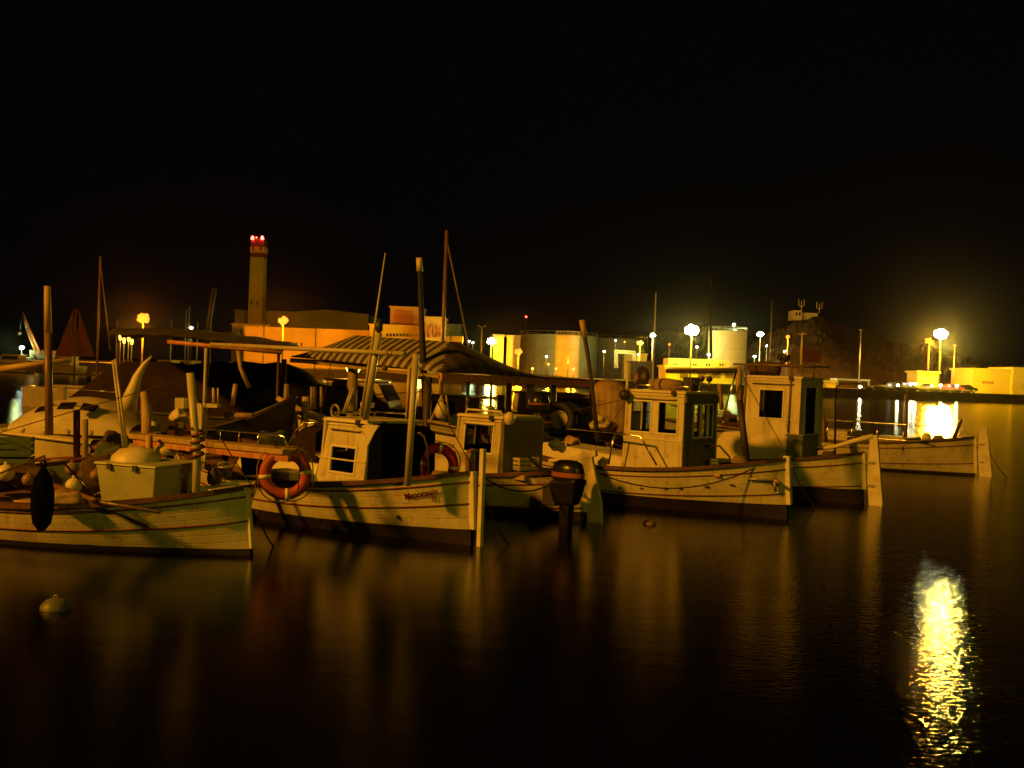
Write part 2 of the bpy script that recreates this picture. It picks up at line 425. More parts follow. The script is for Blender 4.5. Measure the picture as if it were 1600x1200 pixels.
# hills behind the port
def hill(name, pts, D, depth, m, seed):
    from mathutils import noise as NZ
    rows = []; K = 46; n = 170; top = []
    px0 = pts[0][0]; px1 = pts[-1][0]
    for i in range(n + 1):
        px = px0 + (px1 - px0) * i / n
        for a, b_ in zip(pts[:-1], pts[1:]):
            if a[0] <= px <= b_[0]:
                py = a[1] + (b_[1] - a[1]) * (px - a[0]) / (b_[0] - a[0]); break
        q = P(px, py, D + depth * .6)
        top.append((q.x, max(q.z, 1.6)))
    for j in range(K + 1):
        v = j / K; y = D + depth * v
        prof = (v / .6) ** .8 if v < .6 else math.cos((v - .6) / .4 * math.pi / 2) ** .5
        row = []
        for i in range(n + 1):
            x = top[i][0] * (y / (D + depth * .6)); h = (top[i][1] - 1.3) * prof
            f = min(1, h / 6) * (0 < j < K)
            nz = NZ.fractal(Vector((x * .09, y * .09, seed)), 1.0, 2.0, 4) * 2.6 + abs(NZ.noise(Vector((x * .8, y * .8, seed)))) * 1.1
            row.append((x, y, 1.3 + h + nz * f))
        rows.append(row)
    return obj(name, MB().grid(rows, smooth=False), m, kind='structure')
hill('hill', [(1100, 590), (1150, 562), (1205, 522), (1240, 499), (1290, 499), (1320, 515), (1400, 538), (1470, 555), (1530, 566), (1600, 575), (1660, 590)], 207, 90, 'hill_scrub', 3)
hill('distant_hill', [(880, 588), (920, 532), (960, 524), (1000, 520), (1060, 516), (1110, 512), (1180, 512), (1230, 530), (1280, 590)], 420, 120, 'hill_scrub', 5)

# ------------------------------------------------------------------ far shore: power station, tanks, buildings
def rect(x0, x1, yt, yb, D, th):
    """world box of an upright block seen between these columns and rows, its front D away"""
    xm = (x0 + x1) / 2; ym = (yt + yb) / 2
    return (P(x0, ym, D).x, P(x0, ym, D).y, P(xm, yb, D).z), (P(x1, ym, D).x, P(x1, ym, D).y + th, P(xm, yt, D).z)
def block(mb, x0, x1, yt, yb, D, th, mi=0, zb=None):
    a, b = rect(x0, x1, yt, yb, D, th)
    y = P((x0 + x1) / 2, (yt + yb) / 2, D).y
    a = (a[0], y, zb if zb is not None else a[2]); b = (b[0], y + th, b[2])
    mb.box(a, b, mi); return a, b
G = 1.45
# chimney
D = 300
cb = P(400.5, 515, D); ct = P(405, 368, D)
t = thing('chimney', 'tall pale square chimney with a red top band and two red beacon lights', 'chimney', (cb.x, cb.y, G))
def ring4(c, w, z): return [(c.x - w, c.y - w, z), (c.x + w, c.y - w, z), (c.x + w, c.y + w, z), (c.x - w, c.y + w, z)]
def zof(py): return P(403, py, D).z
def sq(za, zb, w0, w1, mi=0):
    m = MB(); m.hexa(ring4(cb, w0, za) + ring4(cb, w1, zb)); return m
obj('shaft', sq(G, zof(403), 2.15, 2.0), 'chimney_paint', t)
obj('red_band', sq(zof(403), zof(396), 2.0, 2.02), 'chimney_band', t)
obj('white_band', sq(zof(396), zof(387), 2.12, 2.12), 'wall_orange', t)
obj('red_band', sq(zof(387), zof(374), 1.98, 1.98), 'chimney_band', t)
for px, py in ((396, 474), (405, 474), (399, 390), (411, 390)):
    q = P(px, py, D); obj('vent_slot', MB().box((q.x - .22, cb.y - 2.16, q.z - .6), (q.x + .22, cb.y - 1.9, q.z + .6)), 'window_dark', t)
for px in (397, 412):
    q = P(px, 373, D - 1)
    bb = obj('beacon_light', MB().lathe((q.x, cb.y - 2.4, q.z - .5), [(.01, 0), (.45, 0), (.5, .5), (.3, 1.0), (.01, 1.2)], 12), 'lens_red', t)
    lamp('beacon_glow', (q.x, cb.y - 3.6, q.z + .4), 30, (1, .02, .015), .3, t)
q = P(404.5, 373, D); obj('beacon_light', MB().ball((q.x, cb.y - 2.4, q.z), .22), 'lens_red', t)

# long green hall
def windows(parent, px0, px1, n, yt, yb, D, frac=.5, m='window_dark', proud=.06):
    for i in range(n):
        a = px0 + (px1 - px0) * i / n; b_ = a + (px1 - px0) / n * frac
        mb = MB(); A, B = rect(a, b_, yt, yb, D, .1)
        y = P((a + b_) / 2, (yt + yb) / 2, D).y
        mb.box((A[0], parent_y[parent] - proud, A[2]), (B[0], parent_y[parent] + .05, B[2])); obj('window', mb, m, parent)
parent_y = {}
def building(name, label, cat, x0, x1, yt, D, th, m, roof=None, group=None):
    mb = MB(); a, b = block(mb, x0, x1, yt, 600, D, th, zb=G - .3)
    t = thing(name, label, cat, ((a[0] + b[0]) / 2, a[1] + th / 2, G), 0, group)
    parent_y[t] = a[1]
    obj('wall', mb, m, t)
    r = MB().box((a[0] - .3, a[1] - .3, b[2] + .003), (b[0] + .3, b[1] + .3, b[2] + .35))
    obj('roof_edge', r, roof or m, t)
    return t, a, b
t, a, b = building('power_hall', 'long green turbine hall with a shallow gable behind the orange lit wall', 'building', 458, 574, 491, 290, 30, 'wall_green')
mb = MB(); z = b[2] + .35
mb.add([(a[0], a[1], z), (a[0] + (b[0] - a[0]) * .42, a[1], z + 1.0), (b[0], a[1], z), (a[0], b[1], z), (a[0] + (b[0] - a[0]) * .42, b[1], z + 1.0), (b[0], b[1], z)], [(0, 2, 1), (3, 4, 5), (0, 1, 4, 3), (1, 2, 5, 4), (0, 3, 5, 2)])
obj('gable_roof', mb, 'wall_green', t)
t, a, b = building('power_hall', 'dim brown hall block standing left of the chimney behind it', 'building', 365, 458, 487, 306, 20, 'wall_green')
t, a, b = building('annex', 'small bright cream block at the foot of the chimney', 'building', 361, 420, 508, 285, 14, 'wall_cream')
mb = MB(); A, B = rect(364, 374, 510, 527, 285, .1); mb.box((A[0], a[1] - .1, A[2]), (B[0], a[1] + .05, B[2])); obj('shutter', mb, 'wall_white', t)
windows(t, 374, 380, 2, 516, 519, 285)
t, a, b = building('warehouse', 'long orange lit warehouse wall running below the green hall', 'building', 381, 575, 515, 262, 20, 'wall_orange')
windows(t, 430, 478, 6, 535, 541, 262, .3)
windows(t, 500, 570, 4, 512, 516, 262, .06, 'chimney_band')
mb = MB(); A, B = rect(381, 575, 519, 520.5, 262, .1); mb.box((A[0], a[1] - .3, A[2]), (B[0], a[1] - .02, B[2])); obj('cornice', mb, 'wall_orange', t)
t, a, b = building('office_block', 'pale orange office block with a row of dark windows right of the warehouse', 'building', 576, 692, 510, 256, 18, 'wall_cream')
windows(t, 586, 600, 3, 521, 526, 256, .45)
windows(t, 603, 640, 7, 521, 526, 256, .8)
windows(t, 640, 664, 5, 522, 526, 256, .45)
t, a, b = building('tower_block', 'tall windowless orange tower block above the office windows', 'building', 608, 656, 481, 262, 14, 'wall_orange')
mb = MB(); A, B = rect(616, 645, 484, 511, 262, .1); mb.box((A[0], a[1] - .12, A[2]), (B[0], a[1] + .05, B[2])); obj('cladding', mb, 'crane_orange', t)
t, a, b = building('silo_house', 'slanted roof orange plant house right of the tower block', 'building', 661, 692, 497, 250, 12, 'wall_orange')
mb = MB()
rnd = random.Random(4)
for i in range(14):
    px = 663 + i * 2; q = P(px, 503 + rnd.uniform(0, 12), 250); q2 = P(px + rnd.uniform(-2, 2), 527, 250)
    mb.bar((q.x, a[1] - .4, q.z), (q2.x, a[1] - .4, q2.z), .22, .22)
obj('pipework', mb, 'rust_beam', t)
# box trailers
for (x0, x1, lab) in ((690, 703, 'short orange box trailer nearest the sail mast'), (705, 723, 'longer orange box trailer parked end to end behind the canopy')):
    mb = MB(); a, b = block(mb, x0, x1, 525, 534, 215, 3)
    t = thing('box_trailer', lab, 'trailer', ((a[0] + b[0]) / 2, a[1] + 1.5, G))
    obj('cargo_box', mb, 'wall_cream', t, bevel=.08)
    wz = a[2] - .45
    obj('chassis', MB().box((a[0] + .1, a[1] + .2, a[2] - .35), (b[0] - .1, b[1] - .2, a[2] - .02)), 'steel_dark', t)
    for k in (.2, .8): obj('wheel', MB().lathe((a[0] + (b[0] - a[0]) * k, a[1] + .1, wz), [(.01, 0), (.45, 0), (.45, .3), (.01, .3)], 14, axis=(0, 1, 0)), 'black_rubber', t)
    obj('support', MB().box((a[0] + .3, a[1] + .6, G), (b[0] - .3, b[1] - .6, wz - .4)), 'quay_concrete', t)
# faint far structure
t, a, b = building('store_shed', 'dim green shed just right of the orange plant house', 'building', 694, 719, 508, 300, 10, 'wall_green')
# yellow sheds by the lamps
t, a, b = building('shed', 'small yellow lit shed beside the brightest white lamp', 'building', 770, 786, 525, 240, 6, 'wall_cream')
t, a, b = building('shed', 'narrow orange lit shed between the yellow shed and the white tank', 'building', 791, 801, 526, 242, 6, 'wall_orange')
t, a, b = building('shed', 'dim orange shed wall left of the white tank', 'building', 801, 812, 526, 262, 6, 'wall_orange')

# storage tanks
def tank(label, x0, x1, yt, D, m, rail=True, top=None):
    c = P((x0 + x1) / 2, 560, D); r = (P(x1, 560, D).x - P(x0, 560, D).x) / 2; zt = P((x0 + x1) / 2, yt, D).z
    cy = c.y + r
    t = thing('storage_tank', label, 'storage tank', (c.x, cy, G), 0, 'fuel storage tanks on the far shore')
    obj('shell', MB().lathe((c.x, cy, G), [(r, 0), (r, zt - G)], 48), m, t)
    obj('roof', MB().lathe((c.x, cy, zt), [(r + .08, -.25), (r + .08, .02), (r * .5, .35), (.01, .5)], 48), top or m, t)
    mb = MB()
    for h in (.33, .66, .93):
        z = G + (zt - G) * h
        mb.tube([(c.x + math.cos(a_) * (r + .05), cy + math.sin(a_) * (r + .05), z) for a_ in [2 * math.pi * k / 40 for k in range(40)]], .08, 4, closed=True)
    obj('stiffening_ring', mb, m, t)
    if rail:
        mb = MB(); pts = [(c.x + math.cos(a_) * r, cy + math.sin(a_) * r, zt + 1.0) for a_ in [2 * math.pi * k / 40 for k in range(40)]]
        mb.tube(pts, .05, 4, closed=True)
        for p in pts[::2]: mb.bar((p[0], p[1], zt), p, .06, .06)
        obj('railing', mb, 'galv', t)
    mb = MB(); n = 26
    for k in range(n + 1):
        a_ = R(200 + 80 * k / n); p = Vector((c.x + math.cos(a_) * (r + .5), cy + math.sin(a_) * (r + .5), G + (zt - G) * k / n))
        q = Vector((c.x + math.cos(a_) * r, cy + math.sin(a_) * r, p.z)); mb.bar(p, q, .5, .08)
    obj('stairway', mb, 'galv', t)
    return t
tank('large pale greenish white storage tank left of the orange lit one', 812, 938, 523, 268, 'tank_white')
tank('narrow orange lit storage tank in front of the pale one', 868, 906, 524, 235, 'tank_cream')
tank('wide dim grey green storage tank left of the white pipe gantry', 921, 1012, 529, 300, 'tank_grey')
tank('pale yellow green storage tank under the white rooftop lamp', 1112, 1172, 517, 225, 'tank_white')
t = thing('pipe_gantry', 'white square pipe arch standing beside the grey tank', 'pipe gantry', P(978, 590, 240))
mb = MB()
for o in (0, 3):
    mb.tube([P(961 + o, 575, 240), P(961 + o, 548 + o, 240), P(992 - o, 550 + o, 240), P(993 - o, 577, 240)], .35, 8)
obj('pipe', mb, 'tank_white', t)
t, a, b = building('pump_house', 'small dark pump house under the white pipe arch', 'building', 985, 1019, 567, 205, 5, 'roof_dark')
t, a, b = building('control_room', 'low yellow lit control room behind the white pipe arch', 'building', 975, 1010, 554, 262, 5, 'wall_cream')

# excursion terminal: long two storey yellow building
t, a, b = building('terminal_building', 'long yellow two storey building lit by the biggest street lamp', 'building', 1040, 1152, 575, 183, 9, 'wall_cream')
mb = MB(); a2, b2 = block(mb, 1044, 1140, 561, 573.5, 184.5, 6); obj('upper_storey', mb, 'wall_cream', t)
y2 = a2[1]
mb = MB(); A, B = rect(1037, 1152, 576.5, 578.5, 183, .1); mb.box((A[0], a[1] - 1.2, A[2]), (B[0], a[1], B[2])); obj('canopy_slab', mb, 'wall_white', t)
for px in (1052, 1056, 1082, 1086, 1103, 1107, 1124, 1128):
    A, B = rect(px, px + 2.5, 568, 572, 184.5, .1); obj('window', MB().box((A[0], y2 - .06, A[2]), (B[0], y2 + .05, B[2])), 'window_dark', t)
for px in (1062, 1090, 1113, 1133):
    A, B = rect(px, px + 13, 583, 591, 183, .1); w = obj('window', MB().box((A[0], a[1] - .08, A[2]), (B[0], a[1] + .05, B[2])), 'window_dirty', t)
    obj('frame', MB().box((A[0] - .1, a[1] - .12, B[2]), (B[0] + .1, a[1] - .02, B[2] + .12)), 'wall_white', w)
# right hand buildings
t, a, b = building('warehouse', 'bright yellow lit flat roofed warehouse at the right edge', 'building', 1519, 1582, 579, 187, 9, 'wall_cream')
A, B = rect(1535, 1552, 596, 599.5, 187, .1); w = obj('window', MB().box((A[0], a[1] - .08, A[2]), (B[0], a[1] + .05, B[2])), 'window_dirty', t)
for k in range(1, 4):
    xx = A[0] + (B[0] - A[0]) * k / 4; obj('mullion', MB().box((xx - .06, a[1] - .13, A[2]), (xx + .06, a[1] - .085, B[2])), 'wall_orange', w)
t, a, b = building('warehouse', 'orange fronted annex with a big door right of the yellow warehouse', 'building', 1583, 1660, 578, 186, 9, 'wall_cream')
A, B = rect(1583, 1620, 598, 611, 186, .1); obj('door', MB().box((A[0] - .2, a[1] - .1, A[2]), (B[0], a[1] + .05, B[2])), 'wall_orange', t)
t, a, b = building('kiosk', 'small glowing yellow kiosk under the twin lamp on the quay', 'building', 1434, 1466, 583, 183, 5, 'wall_cream')
for px in (1440, 1452):
    A, B = rect(px, px + 10, 588, 600, 183, .1); obj('window', MB().box((A[0], a[1] - .08, A[2]), (B[0], a[1] + .05, B[2])), 'stripe_light', t)
# hill top house with aerials
q = P(1262, 500, 264)
t = thing('hilltop_house', 'flat roofed house with aerials on top of the dark hill', 'building', (q.x, q.y, q.z))
mb = MB(); a, b = block(mb, 1240, 1253, 485, 500, 264, 5); obj('wall', mb, 'wall_orange', t)
mb = MB(); a3, b3 = block(mb, 1253.3, 1278, 489, 500, 265, 5); obj('wing', mb, 'wall_orange', t)
mb = MB()
for px in (1243, 1248): A, B = rect(px, px + 3, 488, 493, 264, .1); mb.box((A[0], a[1] - .05, A[2]), (B[0], a[1] + .1, B[2]))
obj('window', mb, 'window_dark', t)
for px, yt in ((1252, 470), (1280, 474)):
    mb = MB(); p0 = P(px, 489, 266); p1 = P(px + .5, yt, 266); mb.tube([p0, p1], .12, 6)
    for s in (-1, 1): mb.tube([p1 - Vector((0, 0, 1.6)), p1 + Vector((s * .7, 0, -1.2)), p1 + Vector((s * .7, 0, .4))], .12, 5)
    obj('aerial', mb, 'wall_orange', t)
# mobile crane far left
q = P(62, 556, 150)
t = thing('mobile_crane', 'crane with a leaning lattice boom lit orange at far left', 'crane', (q.x, q.y, G))
mb = MB(); p0 = P(60, 553, 150); p1 = P(43, 513, 150); p2 = P(35, 487, 150)
for o in ((-.35, 0, 0), (.35, 0, 0), (0, .5, 0)): mb.tube([p0 + Vector(o), p1 + Vector(o) * .8], .09, 5)
for k in range(12):
    s0 = p0.lerp(p1, k / 12); s1 = p0.lerp(p1, (k + 1) / 12); mb.tube([s0 + Vector((-.32, 0, 0)), s1 + Vector((.32, 0, 0))], .06, 4)
obj('lattice_boom', mb, 'crane_orange', t)
obj('boom_tip', MB().tube([p1, p2], [.3, .12], 6), 'steel_dark', t)
obj('hoist_rope', MB().tube([p2, p2 + Vector((-.3, 0, -3))], .05, 4), 'steel_dark', t)
obj('cab', MB().box((q.x - 1.6, q.y, q.z - .4), (q.x + 1.6, q.y + 2.2, q.z + .9)), 'steel_dark', t, bevel=.15)
obj('carrier', MB().box((q.x - 3.5, q.y, G + .4), (q.x + 3.5, q.y + 2.3, q.z - .45)), 'steel_dark', t, bevel=.1)
for k in (-2.6, -1, 1, 2.6): obj('wheel', MB().lathe((q.x + k, q.y - .1, G + .45), [(.01, 0), (.45, 0), (.45, .35), (.01, .35)], 14, axis=(0, 1, 0)), 'black_rubber', t)
obj('hook_block', MB().ball(p2 + Vector((-.3, 0, -3.2)), .3), 'steel_dark', t)

# ------------------------------------------------------------------ far lamps
def far_lamp(label, px, py, D, kind, power, size=.3, base=None, group='lit street lamps on the far shore', head='cluster'):
    lens, col = LENS[kind]
    q = P(px, py, D); g = G if base is None else base
    t = thing('street_lamp', label, 'street lamp', (q.x, q.y, g), 0, group)
    obj('pole', MB().tube([(q.x, q.y, g), (q.x, q.y, q.z - size * .2)], [.075 + size * .05, .05 + size * .04], 8), 'quay_concrete' if size > .55 else 'steel_dark', t)
    if size >= .7:      # cluster of floodlights round the mast head
        hd = MB(); ln = MB(); rnd = random.Random(int(px)); k = 7 if size > 1.2 else 5
        for a_ in range(k):
            an = 2 * math.pi * a_ / k + rnd.uniform(-.2, .2); rr = size * rnd.uniform(.45, .62)
            c = Vector((q.x + math.cos(an) * rr, q.y + .3 * math.sin(an) * rr, q.z + math.sin(an) * rr * .75))
            hd.bar((q.x, q.y + .1, q.z), c + Vector((0, .15, 0)), .07, .07)
            hd.box(tuple(c + Vector((-size * .2, .06, -size * .16))), tuple(c + Vector((size * .2, .3, size * .18))))
            ln.ball(c, size * rnd.uniform(.24, .34), 10, .85)
        ln.ball((q.x, q.y - .1, q.z), size * .42, 12, .9)
        obj('head', hd, 'steel_dark', t); obj('lens', ln, lens, t)
    else:
        obj('head', MB().lathe((q.x, q.y, q.z + size * .5), [(size * .5, -.02), (size * .4, size * .14), (.02, size * .2)], 12), 'steel_dark', t)
        obj('lens', MB().lathe((q.x, q.y, q.z), [(.01, -size * .6), (size * .5, -size * .45), (size * .72, 0), (size * .45, size * .42), (.01, size * .45)], 12), lens, t)
    pw = power * LP * (.4 if power < 1600 else 1)
    if kind == 'y' and size > 1.2:     # port floodlights: the strong beams aim over the basin, a little light spills around the mast
        lamp('flood_light', (q.x, q.y - size * 1.3, q.z - size * .6), pw * .85, (1.0, .74, .14), size * .5, t, spot=130, aim=(0, 30, 0))
        lamp('spill_light', (q.x, q.y - size - 2.5, q.z - size), pw * .27, col, size * .5, t)
    elif px == 1452:   # orange floodlight beside it, also turned to the basin
        lamp('flood_light', (q.x, q.y - size * 1.3, q.z - size * .6), pw * .8, (1.0, .40, .01), size * .5, t, spot=130, aim=(0, 30, 0))
        lamp('spill_light', (q.x, q.y - size * 1.3 - .8, q.z - size * .8), pw * .35, col, size * .5, t)
    else:
        lamp('lamp_light', (q.x, q.y - size * 1.3 - .8, q.z - size * .8), pw, col, size * .5, t)
    return t
LP = 7.0
FL = [
 ('big orange street lamp glowing above the dark awning at left', 224, 497, 150, 's', 5200, 1.3),
 ('orange street lamp in front of the power station right of the chimney', 443, 501, 240, 's', 6500, 1.6),
 ('white lamp at far left beside the crane', 34, 543, 150, 'w', 700, .45),
 ('small white lamp among thin masts left of the chimney', 299, 512, 200, 'w', 900, .4),
 ('bright white lamp over the right end of the striped canopy', 768, 533, 232, 'y', 1700, 1.2),
 ('amber lamp in front of the pale tank', 810, 550, 215, 's', 3600, 1.05),
 ('biggest yellow white lamp over the two storey yellow building', 1081, 516, 178, 'y', 8500, 1.6),
 ('amber lamp left of the white lamp with the long antenna', 1000, 536, 215, 'a', 2800, .9),
 ('white lamp beside the long upright antenna', 1020, 524, 225, 'w', 1650, .8),
 ('small orange lamp left of the biggest lamp', 1046, 538, 240, 's', 800, .45),
 ('white lamp on the roof of the pale yellow green tank', 1147, 507, 232, 'w', 1200, .45),
 ('white lamp right of the pale yellow green tank', 1188, 522, 200, 'w', 500, .8),
 ('orange lamp on the dark hillside', 1231, 526, 200, 's', 2100, .6),
 ('brightest white lamp at the right whose glare streaks the water', 1470, 522, 178, 'y', 15000, 1.5),
 ('orange lamp just left of the brightest white lamp', 1452, 533, 183, 's', 12000, 1.05),
 ('tiny white lamp against the pale tank', 854, 557, 200, 'y', 220, .28),
 ('tiny white lamp against the orange lit tank', 888, 559, 215, 's', 2200, .28),
 ('tiny yellow lamp below and right of the pale tank lamp', 857, 569, 190, 'a', 260, .28),
 ('low yellow lamp nearest the canopy eave', 832, 576, 186, 'a', 500, .35),
 ('low yellow lamp at the foot of the orange lit tank', 869, 576, 186, 'a', 260, .28),
 ('low yellow lamp right of the orange tank foot', 896, 577, 186, 'a', 500, .28),
 ('white lamp against the wide grey tank', 944, 549, 215, 'y', 260, .3),
 ('small white lamp left of the tank with the rooftop lamp', 1089, 542, 205, 'y', 260, .28),
 ('white lamp at the foot of the tank with the rooftop lamp', 1108, 554, 200, 'w', 800, .42),
 ('white lamp low on the right side of the rooftop lamp tank', 1179, 557, 200, 'w', 600, .38),
 ('small white lamp under the hillside orange lamp', 1226, 549, 198, 'y', 350, .33),
 ('tiny white lamp on a slanted arm left of the flag', 1198, 540, 200, 'w', 150, .22),
 ('curved arm white lamp above the pipe arch', 962, 532, 240, 'w', 150, .22),
 ('dim yellow lamp right of the curved arm lamp', 976, 534, 240, 'a', 150, .25),
 ('low white lamp under the antenna lamp pair', 997, 554, 215, 'y', 150, .22),
 ('left one of two tiny white lamps over the canopy top', 733, 533, 240, 'w', 100, .24),
 ('right one of two tiny white lamps over the canopy top', 739, 535, 240, 'w', 100, .24),
]
for a_ in FL: far_lamp(*a_)
q = P(822, 495, 330)
t = thing('beacon_mast', 'thin dark mast carrying one small red light', 'mast', (q.x, q.y, G)); obj('pole', MB().tube([(q.x, q.y, G), (q.x, q.y, q.z)], .08, 6), 'steel_dark', t)
obj('beacon_light', MB().ball((q.x, q.y, q.z), .28), 'lens_red', t)
# double headed dim lamp
q = P(753, 510, 178)
t = thing('street_lamp', 'dim double headed street lamp above the canopy', 'street lamp', (q.x, q.y, G))
obj('pole', MB().tube([(q.x, q.y, G), q], [.14, .09], 8), 'crane_orange', t)
for s in (-1, 1):
    obj('arm', MB().tube([q - Vector((0, 0, .2)), q + Vector((s * .5, 0, .15))], .05, 6), 'galv', t)
    hd = obj('head', MB().ball(q + Vector((s * .55, 0, .1)), .22, sz=.8), 'crane_orange', t)
# low lights in a row: left fire-like cluster and quay edge lights
for i, (px, py, lb) in enumerate([(188, 526, 'leftmost'), (194, 531, 'second from left'), (201, 528, 'third from left'), (206, 533, 'rightmost')]):
    q = P(px, py, 140); t = thing('bollard_light', f'{lb} of four short yellow path lights behind the dark awning', 'path light', (q.x, q.y, G), 0, 'cluster of short yellow lights at left')
    obj('post', MB().tube([(q.x, q.y, G), q], .06, 6), 'galv', t); obj('lens', MB().lathe(q, [(.01, -.5), (.16, -.45), (.2, .2), (.01, .3)], 10), 'lens_amber', t)
    if i == 2: lamp('lamp_light', q - Vector((0, .6, 0)), 250, AMB, .2, t)
LB = ['leftmost white light low on the far right quay', 'second white quay light right of the leftmost', 'third low white quay light before the kiosk', 'paired low light just left of the kiosk', 'low white light at the right foot of the kiosk', 'rightmost low quay light beside the yellow warehouse', 'low light left of the kiosk pair']
for (px, py), lb in zip([(1344, 605), (1375, 604), (1403, 603), (1430, 601), (1470, 603), (1495, 604), (1423, 601)], LB):
    q = P(px, py, 176); t = thing('quay_light', lb, 'quay light', (q.x, q.y, 1.5), 0, 'low white lights along the far right quay')
    obj('post', MB().tube([(q.x, q.y, 1.5), q], .07, 6), 'galv', t); obj('lens', MB().ball(q + Vector((0, 0, .12)), .24, sz=.7), 'lens_yellow', t)
q = P(1470, 603, 175.5)
# unlit poles
for px, yt, yb, D, lab in ((1345, 516, 600, 178, 'unlit slim lamp post standing alone on the right quay'), (1492, 540, 604, 182, 'unlit thin post right of the brightest lamp')):
    q = P(px, yt, D); t = thing('lamp_post', lab, 'lamp post', (q.x, q.y, G))
    obj('pole', MB().tube([(q.x, q.y, G), q], [.13, .07], 7), 'galv', t); obj('cap', MB().box((q.x - .25, q.y - .15, q.z), (q.x + .25, q.y + .15, q.z + .15)), 'galv', t)
# loading shelter + wall on right quay
t = thing('quay_shelter', 'low flat grey shelter on the quay left of the parked cars', 'shelter', P(1330, 604, 180))
A, B = rect(1308, 1360, 592, 595, 180, 4); y = A[1]
obj('roof', MB().box((A[0], y, A[2]), (B[0], y + 4, B[2])), 'galv', t)
for px in (1310, 1358): q = P(px, 600, 180); obj('post', MB().box((q.x - .1, y + .2, G), (q.x + .1, y + .4, A[2])), 'galv', t)
t, a, b = building('low_store', 'low orange lit store behind the fishing boat rail', 'building', 1262, 1306, 597, 190, 5, 'wall_orange')
# parked cars on the quay edge
def car(label, px, D, m, L=4.2, rz=0):
    q = P(px, 604, D); t = thing('parked_car', label, 'car', (q.x, q.y, 1.5), R(rz), 'cars parked along the far right quay')
    prof = [(-L/2, .35), (-L/2, .75), (-L/2 + .1, .85), (-L * .3, .92), (-L * .16, 1.38), (L * .16, 1.42), (L * .33, .95), (L/2 - .1, .85), (L/2, .6), (L/2, .35)]
    obj('body', MB().prism([(x, -.82, z) for x, z in prof][::-1], (0, 1.64, 0)), m, t, local=True, bevel=.05)
    w = [(-L * .26, .97), (-L * .15, 1.31), (L * .14, 1.34), (L * .27, .98)]
    obj('window', MB().prism([(x, -.835, z) for x, z in w][::-1], (0, 1.67, 0)), 'window_dark', t, local=True)
    for x in (-L * .31, L * .31):
        for y in (-.86, .66):
            wh = obj('wheel', MB().lathe((x, y, .32), [(.01, 0), (.32, 0), (.32, .2), (.01, .2)], 14, axis=(0, 1, 0)), 'black_rubber', t, local=True)
            obj('rim', MB().lathe((x, y - .01, .32), [(.01, 0), (.18, 0), (.18, .22), (.01, .22)], 10, axis=(0, 1, 0)), 'galv', wh, local=True)
for px, m, rz, lb in ((1390, 'car_dark', 3, 'dark car parked farthest left below the low hill lights'), (1412, 'car_dark', 176, 'dark hatchback parked second from left on the far quay'), (1446, 'car_silver', 2, 'grey car parked in front of the glowing kiosk'), (1486, 'car_red', 178, 'dark red car parked right of the brightest lamp post'), (1507, 'car_dark', 0, 'dark car parked beside the yellow warehouse')):
    car(lb, px, 178.5, MATS[m].name, rz=rz)
# rocks along the quay edge
rnd = random.Random(11)
for i, px in enumerate(range(1360, 1530, 17)):
    q = P(px, 610, 174.6); r = rnd.uniform(.5, 1.1)
    mb = MB(); k = 7; rows = []
    for a_ in range(k + 1):
        ph = math.pi * a_ / k; rows.append([(q.x + r * 1.5 * math.sin(ph) * math.cos(2 * math.pi * j / 10) * rnd.uniform(.8, 1.15), 175.2 + r * .5 * math.sin(ph) * math.sin(2 * math.pi * j / 10), 1.45 + r * (.5 - .5 * math.cos(ph)) * rnd.uniform(.8, 1)) for j in range(10)])
    mb.grid(rows, closed=True, smooth=False)
    obj('rock', mb, 'rock', label='dark boulder in the row along the right quay edge', cat='rock', group='boulders along the right quay edge')

# ------------------------------------------------------------------ double ended fishing boats
class Hull:
    def __init__(s, L, beam, fs, fm, fb, zk=-.35, rake=.12, full=.55):
        s.L, s.beam, s.fs, s.fm, s.fb, s.zk, s.rake, s.full = L, beam, fs, fm, fb, zk, rake, full
    def sheer(s, u): return s.fm + ((s.fs if u < .45 else s.fb) - s.fm) * (abs(u - .45) / (.45 if u < .45 else .55)) ** 2
    def hb(s, u): return max(.03, s.beam / 2 * math.sin(math.pi * min(1, max(0, u)) ** .92) ** s.full)
    def pt(s, u, v, side):
        zs = s.sheer(u); z = s.zk + (zs - s.zk) * v
        e = .22 + .75 * abs(2 * u - 1) ** 2.2
        w = max(.03, s.hb(u) * v ** e)
        x = u * s.L + s.rake * v * (1 - u * 2)
        return Vector((x, side * w, z))
    def atz(s, u, z, side=1):
        zs = s.sheer(u); return s.pt(u, (z - s.zk) / (zs - s.zk), side)
    def side_y(s, x, z):
        return s.atz(x / s.L, z).y
class Boat:
    def __init__(b, name, label, px, py, heading, hull, group=None, cat='boat'):
        w = W(px, py); b.o = Vector((w.x, w.y, 0)); b.rz = R(heading); b.h = hull
        b.root = thing(name, label, cat, b.o, b.rz, group)
        b.inv = TM[b.root].inverted()
    def L(b, px, py, y=0.0):
        c = b.inv @ C0; d = b.inv.to_3x3() @ ray(px, py); return c + d * ((y - c.y) / d.y)
    def w(b, p): return TM[b.root] @ Vector(p)
    dx = 0.0
    def add(b, name, mb, m, parent=None, **k):
        if b.dx: mb.v = [v + Vector((b.dx, 0, 0)) for v in mb.v]
        return obj(name, mb, m, parent or b.root, local=True, **k)
